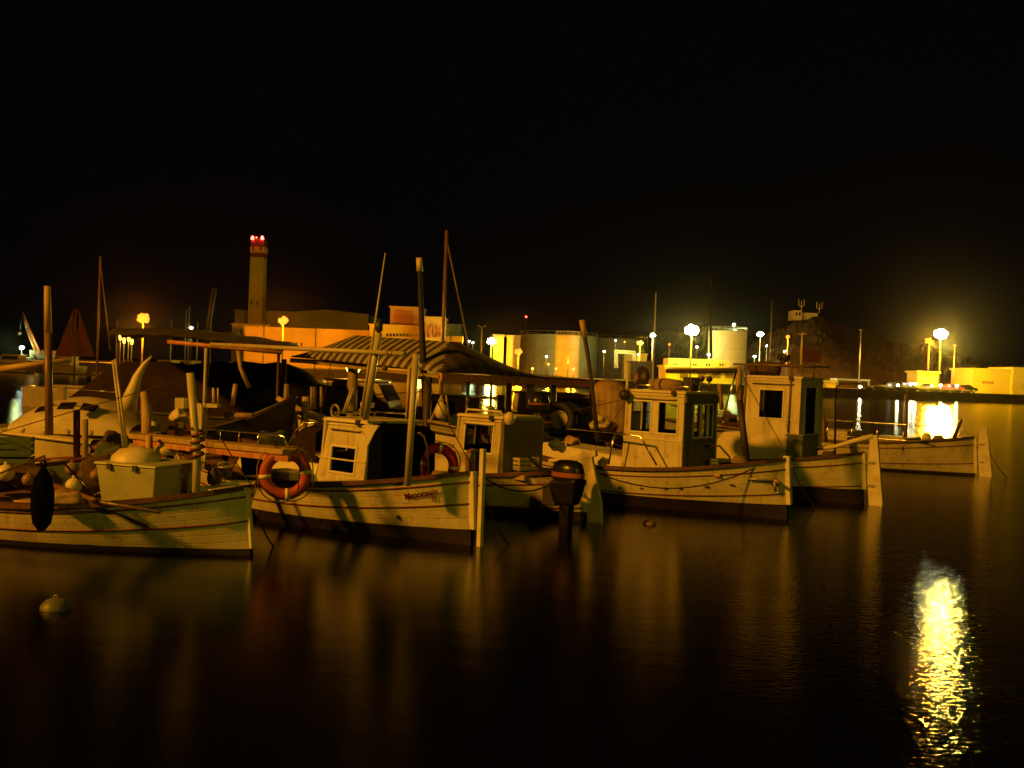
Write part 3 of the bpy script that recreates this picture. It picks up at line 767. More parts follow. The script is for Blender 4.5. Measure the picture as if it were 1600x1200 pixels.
def make_hull(b, paint='white_paint', foul='antifoul', boot=.10, strakes=(.93, .62), rudder=False, tiller=False, stem_top=.12, wood='gunwale_wood', deckm='deck_wood', rud_h=None, rud_w=.3, strake_m='strake_red', boot_slope=.05, sw=.055):
    h = b.h; n = 40; k = 14
    top = MB(); low = MB()
    for side in (1, -1):
        rt = []; rl = []
        for i in range(n + 1):
            u = i / n
            zb = boot + boot_slope * abs(2 * u - 1) ** 2
            v0 = (zb - h.zk) / (h.sheer(u) - h.zk)
            r1 = [h.pt(u, v0 + (1 - v0) * j / k, side) for j in range(k + 1)]
            r0 = [h.pt(u, v0 * max(.02, j / 5), side) for j in range(6)]
            if side < 0: r1 = r1[::-1]; r0 = r0[::-1]
            rt.append(r1); rl.append(r0)
        top.grid(rt); low.grid(rl)
    ho = b.add('hull', top, {'white_paint': 'hull_white', 'cream_paint': 'hull_cream'}.get(paint, paint))
    vals = []
    for side in (1, -1):
        for i in range(n + 1):
            u = i / n; zb = boot + boot_slope * abs(2 * u - 1) ** 2; v0 = (zb - h.zk) / (h.sheer(u) - h.zk)
            r_ = [(v0 + (1 - v0) * j / k) * 11 for j in range(k + 1)]
            vals += r_ if side > 0 else r_[::-1]
    at = ho.data.attributes.new('plank', 'FLOAT', 'POINT'); at.data.foreach_set('value', vals)
    b.add('underwater_hull', low, foul)
    # deck
    rows = []
    for i in range(n + 1):
        u = i / n; z = h.sheer(u) - .10; y = max(.01, h.atz(u, z).y - .02); x = h.pt(u, .9, 1).x
        rows.append([(x, y * t_, z + .05 * (1 - t_ * t_)) for t_ in (1, .6, .2, -.2, -.6, -1)])
    b.add('deck', MB().grid(rows), deckm)
    # bulwark inside + gunwale cap
    mb = MB()
    for side in (1, -1):
        rows = []
        for i in range(n + 1):
            u = i / n; p = h.pt(u, 1, side); z = p.z
            yi = max(0.0, abs(p.y) - .10) * side; yo = (abs(p.y) + .035) * side
            r_ = [(p.x, yo, z - .03), (p.x, yo, z + .03), (p.x, yi, z + .03), (p.x, yi, z - .12)]
            rows.append(r_ if side > 0 else r_[::-1])
        mb.grid(rows, smooth=False)
    b.add('gunwale', mb, wood)
    for v in strakes:
        mb = MB()
        for side in (1, -1):
            pts = [h.pt(i / n, v - .02, side) + Vector((0, side * .004, 0)) for i in range(0, n + 1)]
            mb.tube(pts, .012, 6)
        b.add('rubbing_strake', mb, strake_m)
    # stem posts
    for u, hh in ((0, h.fs), (1, h.fb)):
        x0 = h.pt(u, 0, 1).x; x1 = h.pt(u, 1, 1).x; s_ = -1 if u == 0 else 1
        mb = MB(); z0 = boot + boot_slope; z1 = hh + stem_top
        xm = x0 + (x1 - x0) * (z0 - h.zk) / (hh - h.zk)
        a0, a1, b0_, b1_ = (xm, xm + s_ * .07, x1 - s_ * .06, x1 + s_ * .05) if sw > .04 else (xm - s_ * .02, xm + s_ * .03, x1 - s_ * .03, x1 + s_ * .025)
        q = sw * .82
        p_ = [(a0, -sw, z0), (a1, -q, z0), (a1, q, z0), (a0, sw, z0), (b0_, -sw - .005, z1), (b1_, -q, z1), (b1_, q, z1), (b0_, sw + .005, z1)]
        if s_ < 0: p_ = [p_[1], p_[0], p_[3], p_[2], p_[5], p_[4], p_[7], p_[6]]
        mb.hexa(p_)
        b.add('stem_post', mb, paint, bevel=.008)
    if rudder:
        rh = rud_h or h.fs + .35
        x = -.10; mb = MB()
        mb.prism([(x, .03, -.3), (x - rud_w, .03, -.3), (x - rud_w, .03, .1), (x - rud_w * .62 + h.rake, .03, rh), (x - rud_w * .1 + h.rake, .03, rh), (x + .03 + h.rake * .5, .03, h.fs * .6), (x, .03, 0)], (0, -.06, 0))
        r_ = b.add('rudder', mb, paint, bevel=.006)
        for z in (h.fs * .35, h.fs * .8): b.add('pintle', MB().box((x - .1, -.045, z), (x + .12, .045, z + .05)), 'galv', r_)
        if tiller:
            mb = MB(); mb.tube([(x - rud_w * .3 + h.rake, 0, rh - .02), (.25, 0, rh - .14), (.6, 0, rh - .27), tiller], [.055, .05, .04, .028], 8)
            b.add('tiller', mb, paint)
def cabin(b, x0, x1, hw, z0, z1, m='white_paint', taper=.05, side=(), aft=(), fore=(), roof=.05, over=.06, roofm=None, t=.04, glass='glass', aftm=None):
    """x0 aft face, x1 forward face; openings are fractions of each wall; returns the cabin part"""
    mb = MB(); gl = []; door = MB() if aftm else mb
    def panel(A, B, holes, lean, mb_):
        mb_.wall(A, B, z0, z1, t, [h[:4] for h in holes], lean)
        A = Vector(A); B = Vector(B); d = B - A; nr = Vector((d.y, -d.x, 0)).normalized()
        def slab(g, u0, u1, v0, v1, k0, k1):
            def q(u, v, k): return Vector((A.x + d.x * u, A.y + d.y * u, z0 + (z1 - z0) * v)) + Vector(lean) * v + nr * k
            g.hexa([q(u0, v0, k0), q(u1, v0, k0), q(u1, v0, k1), q(u0, v0, k1), q(u0, v1, k0), q(u1, v1, k0), q(u1, v1, k1), q(u0, v1, k1)])
        for h in holes:
            fr = MB(); e = .03; du = e / d.length; dv = e / (z1 - z0)
            for (u0, u1, v0, v1) in ((h[0] - du, h[1] + du, h[2] - dv, h[2] - .001), (h[0] - du, h[1] + du, h[3] + .001, h[3] + dv), (h[0] - du, h[0] - .001, h[2], h[3]), (h[1] + .001, h[1] + du, h[2], h[3])):
                slab(fr, u0, u1, v0, v1, t * .3, t + .016)
            g = MB(); slab(g, *h[:4], t * .4, t * .4 + .006)
            gl.append((fr, g, h[4] if len(h) > 4 else glass))
    ta = taper * (z1 - z0)
    panel((x1, hw, 0), (x0, hw, 0), side, (0, -ta, 0), mb)
    panel((x0, -hw, 0), (x1, -hw, 0), side, (0, ta, 0), mb)
    panel((x0, hw - ta * .5, 0), (x0, -hw + ta * .5, 0), aft, (0, 0, 0), door)
    panel((x1, -hw, 0), (x1, hw, 0), fore, (-ta, 0, 0), mb)
    for xx, s_, lx in ((x0, -1, 0), (x1, 1, -ta)):
        for sy in (-1, 1):
            xa, xb = sorted((xx + s_ * (t + .003), xx - s_ * .004)); ya, yb = sorted((sy * (hw + t + .003), sy * (hw - .004)))
            mb.hexa([(xa, ya, z0), (xb, ya, z0), (xb, yb, z0), (xa, yb, z0), (xa + lx, ya - sy * ta, z1), (xb + lx, ya - sy * ta, z1), (xb + lx, yb - sy * ta, z1), (xa + lx, yb - sy * ta, z1)])
    c = b.add('cabin', mb, {'white_paint': 'cabin_white', 'cream_paint': 'cabin_cream'}.get(m, m))
    zm = z0 + (z1 - z0) * .40; yb = hw + t - ta * .40
    b.add('moulding', MB().box((x0 - t, yb - .005, zm), (x1 + t, yb + .012, zm + .022)), m)
    b.add('drip_rail', MB().box((x0 - t, hw - ta + t - .004, z1 - .05), (x1 + t - ta, hw - ta + t + .02, z1 - .032)), m)
    b.add('hand_rail', MB().tube([(x0 + .1, hw - ta + t + .0, z1 - .11), (x0 + .14, hw - ta + t + .045, z1 - .11), (x1 - .2, hw - ta + t + .045, z1 - .11), (x1 - .16, hw - ta + t + .0, z1 - .11)], .010, 6), 'galv')
    b.add('vent', MB().lathe((x1 - .22, -.1, z1 + roof), [(.05, 0), (.05, .07), (.09, .08), (.08, .12), (.01, .13)], 12), 'galv')
    b.add('side_light', MB().box((x0 + .12, hw - ta + t + .021, z1 - .03), (x0 + .2, hw - ta + t + .07, z1 + .05)), 'steel_dark', bevel=.01)
    if aftm: b.add('cabin_door', door, aftm)
    for fr, g, gm in gl:
        w_ = b.add('window', fr, 'white_clean' if not aftm or m != aftm else m, b.root, bevel=.006)
        b.add('pane', g, gm, w_)
    a = over + t
    hy = hw - ta
    r = MB().hexa([(x0 - a, -hy - a, z1 + .002), (x1 + a - ta, -hy - a, z1 + .002), (x1 + a - ta, hy + a, z1 + .002), (x0 - a, hy + a, z1 + .002), (x0 - a, -hy - a + .03, z1 + roof), (x1 + a - ta, -hy - a + .03, z1 + roof), (x1 + a - ta, hy + a - .03, z1 + roof), (x0 - a, hy + a - .03, z1 + roof)])
    b.add('cabin_roof', r, roofm or m, bevel=.012)
    return c
GRP = 'double ended fishing boats moored stern out'

# --- B1: open boat at the left
b1 = Boat('fishing_boat', 'cream open fishing boat nearest at left with a boxy hatch and black fender', 398, 868, 158, Hull(7.2, 2.5, .80, .50, .95, rake=.14), GRP)
make_hull(b1, boot=.06, boot_slope=.02, foul='antifoul_dark', strakes=(.93, .68), stem_top=.0, sw=.036)
b = b1
m0 = b.L(306, 775, .35); m1 = b.L(297, 583, .35)
b.add('mast', MB().tube([(m0.x, .35, .5), (m0.x, .35, m0.z + .5), (m1.x, .35, m1.z)], [.045, .05, .045], 10), 'pole_white')
b.add('mast_bracket', MB().box((m1.x + .03, .29, m1.z - .42), (m1.x + .16, .41, m1.z - .3)), 'pole_white')
b.add('rope_wrap', MB().tube([(m0.x + .075 * math.cos(k * .9), .35 + .075 * math.sin(k * .9), 1.15 + k * .012) for k in range(30)], .018, 5), 'strake_red')
# engine hatch box
p0 = b.L(240, 788, .42); p1 = b.L(160, 790, .42); zt = b.L(240, 731, .42).z
mb = MB(); mb.hexa([(p0.x + .02, -.25, .45), (p1.x, -.25, .45), (p1.x, .42, .45), (p0.x + .02, .42, .45), (p0.x - .08, -.35, zt), (p1.x + .05, -.35, zt), (p1.x + .05, .5, zt), (p0.x - .08, .5, zt)][:])
b.add('engine_hatch', mb, 'hatch_paint', bevel=.015)
b.add('hatch_lid', MB().hexa([(p0.x - .10, -.37, zt + .003), (p1.x + .07, -.37, zt + .003), (p1.x + .07, .52, zt + .003), (p0.x - .10, .52, zt + .003), (p0.x - .09, -.36, zt + .03), (p1.x + .06, -.36, zt + .03), (p1.x + .06, .51, zt + .03), (p0.x - .09, .51, zt + .03)]), 'hatch_paint', bevel=.006)
for k in range(2): b.add('hinge', MB().box((p0.x - .02 + (p1.x - p0.x) * (.25 + .5 * k), .505, zt - .05), (p0.x + .05 + (p1.x - p0.x) * (.25 + .5 * k), .53, zt + .02)), 'steel_dark')
b.add('hatch_cleat', MB().tube([(p0.x - .12, .0, zt - .12), (p0.x - .16, .0, zt - .12), (p0.x - .16, .12, zt - .12), (p0.x - .12, .12, zt - .12)], .010, 6), 'galv')
dc = b.L(212, 733, .1); b.add('hatch_dome', MB().lathe((dc.x, .1, zt), [(.30, 0), (.29, .08), (.2, .17), (.01, .2)], 18), 'cream_paint')
# foredeck seat and locker
b.add('thwart', MB().box((2.6, -.9, .46), (2.9, .9, .52)), 'pale_wood', bevel=.01)
b.add('thwart', MB().box((4.0, -1.0, .5), (4.3, 1.0, .56)), 'pale_wood', bevel=.01)
b.add('side_locker', MB().box((.75, -.75, .48), (1.05, -.1, .72)), 'white_paint', bevel=.015)
b.add('fish_hatch', MB().hexa([(.3, -.35, .56), (.62, -.45, .54), (.62, .3, .54), (.3, .25, .56), (.33, -.3, .74), (.6, -.4, .72), (.6, .22, .72), (.33, .2, .74)]), 'dull_white', bevel=.02)

# --- B2
h2 = Hull(7.4, 2.4, .95, .62, 1.15, rake=.05)
b2 = Boat('fishing_boat', 'cream fishing boat with red name lettering, small white wheelhouse and dark canvas door', 739, 852, 138.7, h2, GRP)
make_hull(b2, boot=.16, boot_slope=.05, strakes=(.93, .71), stem_top=.02)
b = b2
rx = -.085
b.add('rudder', MB().prism([(rx, .03, -.3), (rx - .07, .03, -.3), (rx - .07, .03, 1.28), (rx - .0, .03, 1.28)], (0, -.06, 0)), 'white_paint', bevel=.006)
# lettering
def lettering(txt, P0, P1, size, b, m, name):
    cu = bpy.data.curves.new(name, 'FONT'); cu.body = txt; cu.size = 1.0; cu.extrude = 0.008; cu.shear = .35; cu.offset = .014
    o = bpy.data.objects.new('tmp_text', cu); C.objects.link(o)
    dg = bpy.context.evaluated_depsgraph_get(); dg.update()
    me = bpy.data.meshes.new_from_object(o.evaluated_get(dg)); bpy.data.objects.remove(o)
    xs = [v.co.x for v in me.vertices]; w = max(xs) - min(xs); x0 = min(xs)
    P0 = Vector(P0); P1 = Vector(P1); X = (P1 - P0); s = X.length / w; X.normalize()
    Yv = Vector((0, 0, 1)) - X * X.z; Yv.normalize(); Z = X.cross(Yv)
    for v in me.vertices:
        q = v.co.copy(); v.co = P0 + X * (q.x - x0) * s + Yv * q.y * s * size; v.co.y = b.h.side_y(max(.02, v.co.x), v.co.z) + (.007 if q.z > 0 else .003)
    me.materials.clear(); me.materials.append(MATS[m])
    t = bpy.data.objects.new(name, me); C.objects.link(t); t.parent = b.root
    return t
def onhull(b, px, py, off=.016):
    y = .3
    for _ in range(12):
        p = b.L(px, py, y); y = b.h.side_y(max(.02, p.x), p.z) + off
    p = b.L(px, py, y); return p
pa = onhull(b, 633, 781); pb = onhull(b, 685, 772)
lettering('Menorquin', pa, pb, 1.15, b, 'lettering_red', 'name_lettering')
pa = onhull(b, 674, 783.5); pb = onhull(b, 684, 782)
lettering('35', pa, pb, 1.25, b, 'lettering_red', 'number_lettering')
# wheelhouse
cabin(b, 1.66, 2.62, .5, .60, 1.50, taper=.10, side=[(.26, .80, .22, .60)], fore=[(.12, .46, .5, .85), (.54, .88, .5, .85)], aft=[], over=.05)
b.add('wheelhouse_wing', MB().prism([(1.66, .5, 1.5), (1.40, .48, 1.5), (1.50, .48, 1.38), (1.6, .5, 1.2), (1.62, .5, .7), (1.66, .5, .62)], (0, -.035, 0)), 'white_paint')
mb = MB()
for z in (1.58,):
    for y in (-.38, .38): mb.tube([(1.75, y, 1.55), (1.80, y, 1.63), (2.45, y, 1.63), (2.5, y, 1.55)], .014, 6)
    mb.tube([(2.5, -.38, 1.62), (2.5, .38, 1.62)], .014, 6)
b.add('roof_rail', mb, 'chrome')
b.add('roof_ring', MB().tube([(2.45 + .09 * math.cos(a_), .4, 1.64 + .09 * math.sin(a_)) for a_ in [k * .52 for k in range(12)]], .02, 6, closed=True), 'galv')
mb = MB().lathe((2.1, .1, 1.56), [(.04, 0), (.04, .14), (.1, .15), (.1, .22), (.01, .24)], 12); b.add('roof_lamp', mb, 'cream_paint')
# dark canvas behind wheelhouse, curved top
rows = []
for i in range(13):
    a_ = i / 12; x = 1.60 - .55 * (a_ * a_) * 0 ; rows.append(a_)
mb = MB(); pr = []
nn = 12
top = [(1.64 - .30 * i / nn, 1.52 - .10 * (i / nn) ** 2) for i in range(nn + 1)]
rws = []
for y in (-.55, -.5, 0, .42, .47):
    rws.append([(x, y, .72) for x, z in top] [:0] + [(x, y, z - (.05 if abs(y) > .48 or y == .47 else 0)) for x, z in top])
mb.grid(rws)
A = [(x, .47, z - .05) for x, z in top]
mb.add([(1.64, .48, .68), (1.32, .46, .74)] + A, [tuple([0, 1] + [2 + i for i in range(nn, -1, -1)])])
A = [(x, -.55, z - .05) for x, z in top]
mb.add([(1.64, -.55, .68), (1.32, -.55, .74)] + A, [tuple([1, 0] + [2 + i for i in range(0, nn + 1)])])
zz = top[-1][1] - .05
mb.add([(1.32, .46, .74), (1.32, -.55, .74), (1.34, -.55, zz), (1.34, .47, zz)], [(0, 1, 2, 3)])
b.add('canvas_door', mb, 'navy_canvas')
# stern awning pole and slanted poles, boom
p1 = b.L(650, 553, .85); p0 = b.L(637, 745, .85)
b.add('awning_pole', MB().tube([(p0.x, .85, .8), (p1.x, .85, p1.z)], .043, 10), 'pole_white', bevel=0)
p1 = b.L(640, 575, .7); p0 = b.L(636, 655, .7)
b.add('awning_pole', MB().tube([(p0.x, .7, p0.z), (p1.x, .7, p1.z)], .025, 8), 'pole_white')
s0 = b.L(570, 655, .55); s1 = b.L(592, 520, .55)
b.add('sloping_pole', MB().tube([s0, s1], [.055, .045], 10), 'pole_white')
b.add('pole_lamp', MB().lathe(s1, [(.02, 0), (.05, .03), (.06, .1), (.035, .16), (.01, .17)], 10), 'steel_dark')
w0 = b.L(565, 650, .60); w1 = b.L(602, 395, .60)
b.add('whip_aerial', MB().tube([w0, w0.lerp(w1, .5), w1], [.03, .016, .008], 6), 'pole_white')
b0 = b.L(330, 538, .6); b1_ = b.L(633, 553, .6)
b.add('boom', MB().tube([b0, b1_], .034, 10), 'pole_white')
mb = MB(); 
b.add('boom_collar', MB().tube([b0.lerp(b1_, .93), b0.lerp(b1_, .95)], .042, 10), 'galv')
# fore part: spray hood, low coach roof, engine box, handrail
b.add('coach_roof', MB().hexa([(2.66, -.6, .58), (4.9, -.45, .62), (4.9, .45, .62), (2.66, .6, .58), (2.66, -.52, .86), (4.75, -.38, .92), (4.75, .38, .92), (2.66, .52, .86)]), 'white_paint', bevel=.03)
hp = []
for x, z in ((2.75, 1.42), (3.2, 1.40), (3.55, .95)):
    hp.append([(x, y, z - .12 * abs(y / .5) ** 3) for y in (-.5, -.4, -.2, 0, .2, .4, .5)])
mb = MB().grid(hp); mb.add([(2.75, .5, 1.30), (3.2, .5, 1.28), (3.55, .5, .83), (2.75, .5, .88)], [(0, 1, 2, 3)]); mb.add([(2.75, -.5, 1.30), (3.2, -.5, 1.28), (3.55, -.5, .83), (2.75, -.5, .88)], [(3, 2, 1, 0)])
b.add('spray_hood', mb, 'brown_canvas')
b.add('hood_frame', MB().tube([(3.57, .52, .85), (3.22, .52, 1.3), (3.15, .4, 1.43), (2.74, .4, 1.45)], .016, 6), 'chrome')
b.add('engine_box', MB().box((2.68, .62, .55), (3.25, 1.0, .76)), 'dull_white', bevel=.02)
b.add('grab_rail', MB().tube([b.L(671, 744, -.2), b.L(668, 700, -.2), b.L(663, 682, -.2), b.L(655, 677, -.2)], .018, 7), 'dark_wood')
b.add('samson_post', MB().lathe((.16, -.12, .9), [(.10, 0), (.11, .22), (.10, .33), (.03, .36)], 10), 'mast_varnish')
mb = MB(); mb.tube([onhull(b, 622, 808, .0) + Vector((0, .006, 0)), onhull(b, 622, 808, .0) - Vector((0, .03, 0))], .03, 10); mb.tube([onhull(b, 497, 811, 0) + Vector((0, .006, 0)), onhull(b, 497, 811, 0) - Vector((0, .03, 0))], .03, 10)
b.add('drain_hole', mb, 'black_rubber')

# --- B2b: boat behind with outboard motor
h3 = Hull(6.8, 2.2, .80, .56, 1.0, rake=.05)
b3 = Boat('fishing_boat', 'shaded fishing boat with wide cabin window and a black outboard motor on its quarter', 915, 814, 138.7, h3, GRP)
make_hull(b3, boot=.10, boot_slope=.04, strakes=(.86, .5), stem_top=.0, paint='cream_paint', foul='antifoul_dark')
b = b3
# rudder head and tiller, pale
b.add('rudder', MB().prism([(-.06, .03, -.3), (-.34, .03, -.3), (-.3, .03, .3), (-.08, .03, 1.05), (.12, .03, 1.1), (.12, .03, .7), (-.04, .03, .3)], (0, -.06, 0)), 'cream_paint', bevel=.006)
q0 = b.L(932, 708, 0); q1 = b.L(900, 715, 0); q2 = b.L(858, 720, 0)
b.add('tiller', MB().bar(q0, q1, .07, .10).bar(q1, q2, .06, .06), 'cream_paint', bevel=.01)
b.dx = -.32
cabin(b, 1.78, 2.75, .5, .55, 1.52, taper=.08, side=[(.22, .86, .42, .88, 'glass_smoked')], fore=[(.12, .46, .5, .85), (.54, .88, .5, .85)], over=.04, m='cream_paint')
b.add('cabin_door', MB().box((1.66, -.52, .60), (1.735, .5, 1.5)), 'grey_door', bevel=.02)
b.add('side_shelf', MB().box((2.72, -.5, .55), (3.6, .62, .95)), 'cream_paint', bevel=.03)
b.add('grab_rail', MB().tube([(1.8, .38, 1.57), (1.85, .38, 1.64), (2.6, .38, 1.64), (2.65, .38, 1.57)], .02, 6), 'cream_paint')
b.add('roof_lamp', MB().lathe((1.62, .42, 1.44), [(.05, 0), (.09, .05), (.09, .15), (.04, .2), (.01, .21)], 10), 'cream_paint')
b.dx = 0.0
# outboard
c = b.L(895, 742, .75); X, Y, Z = c
om = obj('outboard_motor', MB().hexa([(X - .08, Y - .10, .34), (X + .30, Y - .10, .34), (X + .30, Y + .10, .34), (X - .08, Y + .10, .34), (X - .18, Y - .16, .74), (X + .36, Y - .15, .68), (X + .36, Y + .15, .68), (X - .16, Y + .15, .74)]), 'cowl_black', b.root, local=True, bevel=.04)
cw = MB()
rows = []
for i, (z, s_) in enumerate(((.70, 1.0), (.78, 1.05), (.88, 1.03), (.96, .9), (1.0, .6), (1.01, .05))):
    rows.append([(X + .09 + .27 * s_ * math.cos(t_) , Y + .165 * s_ * math.sin(t_), z) for t_ in [2 * math.pi * k / 20 for k in range(20)]])
b.add('cowling', cw.grid(rows, closed=True), 'cowl_black', om)
rows = [[(X + .09 + .29 * math.cos(t_), Y + .18 * math.sin(t_), z) for t_ in [2 * math.pi * k / 20 for k in range(20)]] for z in (.76, .83)]
b.add('cowling_band', MB().grid(rows, closed=True), 'cowl_band', om)
b.add('motor_leg', MB().hexa([(X + .04, Y - .045, -.4), (X + .15, Y - .045, -.4), (X + .15, Y + .045, -.4), (X + .04, Y + .045, -.4), (X + .0, Y - .07, .46), (X + .2, Y - .07, .46), (X + .2, Y + .07, .46), (X + .0, Y + .07, .46)]), 'cowl_black', om)
b.add('motor_bracket', MB().box((X + .25, Y - .16, .30), (X + .5, Y + .1, .62)), 'steel_dark', om, bevel=.02)
b.add('tiller_handle', MB().tube([(X + .33, Y, .72), (X + .62, Y + .05, .85), (X + .85, Y + .05, 1.02)], .025, 7), 'black_rubber', om)
# clutter on the aft deck as boat parts
b.add('bench', MB().box((.7, -.7, .6), (1.2, .7, .68)), 'pale_wood', bevel=.01)

# --- B3
h4 = Hull(7.2, 2.4, 1.0, .66, 1.15, rake=.06)
b4 = Boat('fishing_boat', 'fishing boat with tall white wheelhouse, two side windows and a brown glazed door', 1232, 812, 138.7, h4, GRP)
make_hull(b4, boot=.20, boot_slope=.05, strakes=(.90, .60), stem_top=.06)
b = b4
cabin(b, 1.78, 2.95, .56, .62, 2.02, taper=.02, side=[(.10, .45, .50, .88), (.60, .92, .50, .88)], fore=[(.08, .46, .5, .88), (.54, .92, .5, .88)],
      aft=[(.28, .46, .46, .86), (.53, .68, .46, .86), (.75, .86, .46, .86)], over=.03, aftm='grey_door')
b.add('door_panel', MB().box((1.715, -.40, .66), (1.737, .40, 1.18)), 'grey_door', bevel=.006)
b.add('door_lintel', MB().box((1.70, -.56, 1.87), (1.738, .56, 2.0)), 'grey_door')
# roof gear
mb = MB()
for x in (1.95, 2.75):
    for s in (-1, 1): mb.tube([(x - .18, s * .35, 2.07), (x - .15, s * .35, 2.15), (x + .15, s * .35, 2.15), (x + .18, s * .35, 2.07)], .014, 6)
b.add('roof_rail', mb, 'chrome')
b.add('whip_aerial', MB().tube([b.L(1020, 607, .3), b.L(1021, 560, .3), b.L(1025, 457, .3)], [.022, .018, .010], 6), 'pole_white')
q = b.L(984, 638, .62); q = b.L(977, 617, .68); b.add('horn_lamp', MB().lathe(q + Vector((0, .02, 0)), [(.01, -.07), (.09, -.06), (.10, .02), (.06, .08), (.01, .09)], 14, axis=(-.3, 1, 0)), 'steel_dark')
b.add('lamp_stalk', MB().tube([q + Vector((0, -.05, .05)), q + Vector((0, -.05, .32))], [.035, .02], 8), 'white_paint')
q = b.L(1002, 590, 0); b.add('radar_disc', MB().tube([(q.x, -.02, 2.06), (q.x, -.02, q.z - .1)], .03, 7).lathe(q, [(.01, -.05), (.20, -.04), (.21, .02), (.01, .05)], 18, axis=(.4, 1, .1)), 'steel_dark')
b.add('liferaft_bag', MB().lathe((2.5, 0, 2.16), [(.01, -.34), (.1, -.3), (.13, 0), (.1, .3), (.01, .34)], 12, axis=(1, .3, 0)), 'pale_canvas')
b.add('searchlight', MB().box((1.86, -.1, 2.07), (2.06, .14, 2.32)).tube([(1.96, 0, 2.2), (1.78, .1, 2.24)], .07, 10), 'steel_dark', bevel=.02)
for dx in (0, .16): b.add('roof_instrument', MB().tube([(1.80 + dx, -.35, 2.07), (1.80 + dx, -.35, 2.28)], .02, 6).ball((1.80 + dx, -.35, 2.3), .06), 'galv')
# mast and boom aft of the wheelhouse
p0 = b.L(1168, 720, 0); p1 = b.L(1156, 625, 0); p2 = b.L(1153, 572, 0)
b.add('mast', MB().tube([(p0.x, 0, .8), p1], [.06, .055], 10), 'dark_wood')
b.add('mast_head', MB().tube([p1, p2], [.055, .06], 10), 'pale_wood')
q0 = b.L(1042, 577, .05); q1 = b.L(1152, 576, .05)
b.add('boom', MB().tube([q0, q1], .022, 8), 'pole_white')
b.add('boom_sail', MB().tube([q0 + Vector((0, 0, -.03)), q1 + Vector((0, 0, -.03))], [.035, .045], 8), 'dark_wood')
b.add('stay', MB().tube([b.L(1150, 582, .2), b.L(1129, 655, .2)], .015, 6), 'chrome')
# side rail and grab rails
q0 = b.L(1026, 727, .95); q1 = b.L(1001, 682, .95); q2 = b.L(960, 676, .95); q3 = b.L(900, 690, .8)
b.add('side_rail', MB().tube([(q0.x, .95, q0.z), (q1.x, .95, q1.z), (q2.x, .95, q2.z), (q2.x + 1.2, .8, q2.z)], .018, 7).tube([(q2.x, .95, q2.z), (q2.x + .1, .95, .7)], .016, 6), 'chrome')
b.add('door_rail', MB().tube([(1.70, -.1, 1.1), (1.4, -.1, 1.12), (1.2, -.1, .95), (1.1, -.1, .7)], .018, 6), 'dark_wood')
b.add('coach_roof', MB().hexa([(3.02, -.6, .58), (5.2, -.45, .66), (5.2, .45, .66), (3.02, .6, .58), (3.02, -.52, .82), (5.05, -.38, .94), (5.05, .38, .94), (3.02, .52, .82)]), 'white_paint', bevel=.03)
b.add('deck_plank', MB().box((.9, .3, .66), (1.6, .75, .72)), 'pale_wood', bevel=.01)
b.add('engine_box', MB().box((.75, -.5, .6), (1.25, .2, .86)), 'navy_canvas', bevel=.05)
# scuppers, anchor stowed on the quarter
mb = MB()
for px in (930, 967, 1002, 1040, 1063, 1104, 1143):
    p = onhull(b, px, 764 - abs(px - 1045) * .02 - (max(0, px - 1060)) * .05, .006); b.add('scupper', MB().box((p.x - .035, p.y - .02, p.z - .012), (p.x + .035, p.y, p.z + .012)), 'black_rubber')
a0 = onhull(b, 1170, 748, .03); a1 = onhull(b, 1210, 752, .03); a2 = onhull(b, 1212, 768, .03)
b.add('stern_anchor', MB().tube([a0, a1], .018, 7).tube([a1 + Vector((.05, 0, .04)), a1 + Vector((-.12, 0, -.03))], .03, 7).tube([a1, a2], [.03, .022], 7), 'galv')

# --- B4
h5 = Hull(7.4, 2.4, .98, .66, 1.15, rake=.05)
b5 = Boat('fishing_boat', 'fishing boat with broad pale rudder and curved tiller, wheelhouse window and roof arch', 1350, 788, 138.7, h5, GRP)
make_hull(b5, boot=.24, boot_slope=.05, strakes=(.88, .55), stem_top=.0, rudder=True, rud_h=1.34, rud_w=.26, tiller=(1.0, 0, .98))
b = b5
b.dx = -.27
cabin(b, 1.45, 2.62, .5, 1.0, 2.36, taper=.03, side=[(.30, .72, .42, .82)], fore=[(.08, .46, .5, .88), (.54, .92, .5, .88)], aft=[(.2, .8, .1, .88)], over=.03)
b.add('coach_roof', MB().hexa([(1.62, -.6, .6), (3.6, -.5, .6), (3.6, .55, .6), (1.62, .6, .6), (1.62, -.55, 1.32), (3.1, -.42, 1.22), (3.1, .48, 1.22), (1.62, .56, 1.32)]), 'cream_paint', bevel=.04)
b.add('deck_locker', MB().box((1.28, -.1, .6), (1.6, .62, 1.24)), 'green_locker', bevel=.012)
b.add('locker_lid', MB().box((1.25, -.13, 1.243), (1.63, .65, 1.28)), 'green_locker', bevel=.01)
mb = MB()
for x in (1.62, 2.6):
    for s in (-1, 1): mb.tube([(x, s * .55, 1.3), (x, s * .5, 2.62)], .022, 7)
for s in (-1, 1): mb.tube([(1.3, s * .5, 2.62), (2.9, s * .5, 2.62)], .022, 7)
for x in (1.3, 1.62, 2.1, 2.6, 2.9): mb.tube([(x, -.5, 2.62), (x, .5, 2.62)], .018, 6)
b.add('roof_arch', mb, 'mast_varnish')
b.add('liferaft', MB().lathe((2.45, 0, 2.54), [(.01, -.32), (.13, -.3), (.17, -.1), (.17, .1), (.13, .3), (.01, .32)], 14, axis=(1, 0, 0)), 'net_brown')
for x, y in ((1.9, .3), (2.2, -.2)):
    b.add('searchlight', MB().tube([(x, y, 2.63), (x, y, 2.75)], .02, 6).tube([(x + .07, y, 2.82), (x - .1, y, 2.76)], [.05, .075], 10), 'steel_dark')
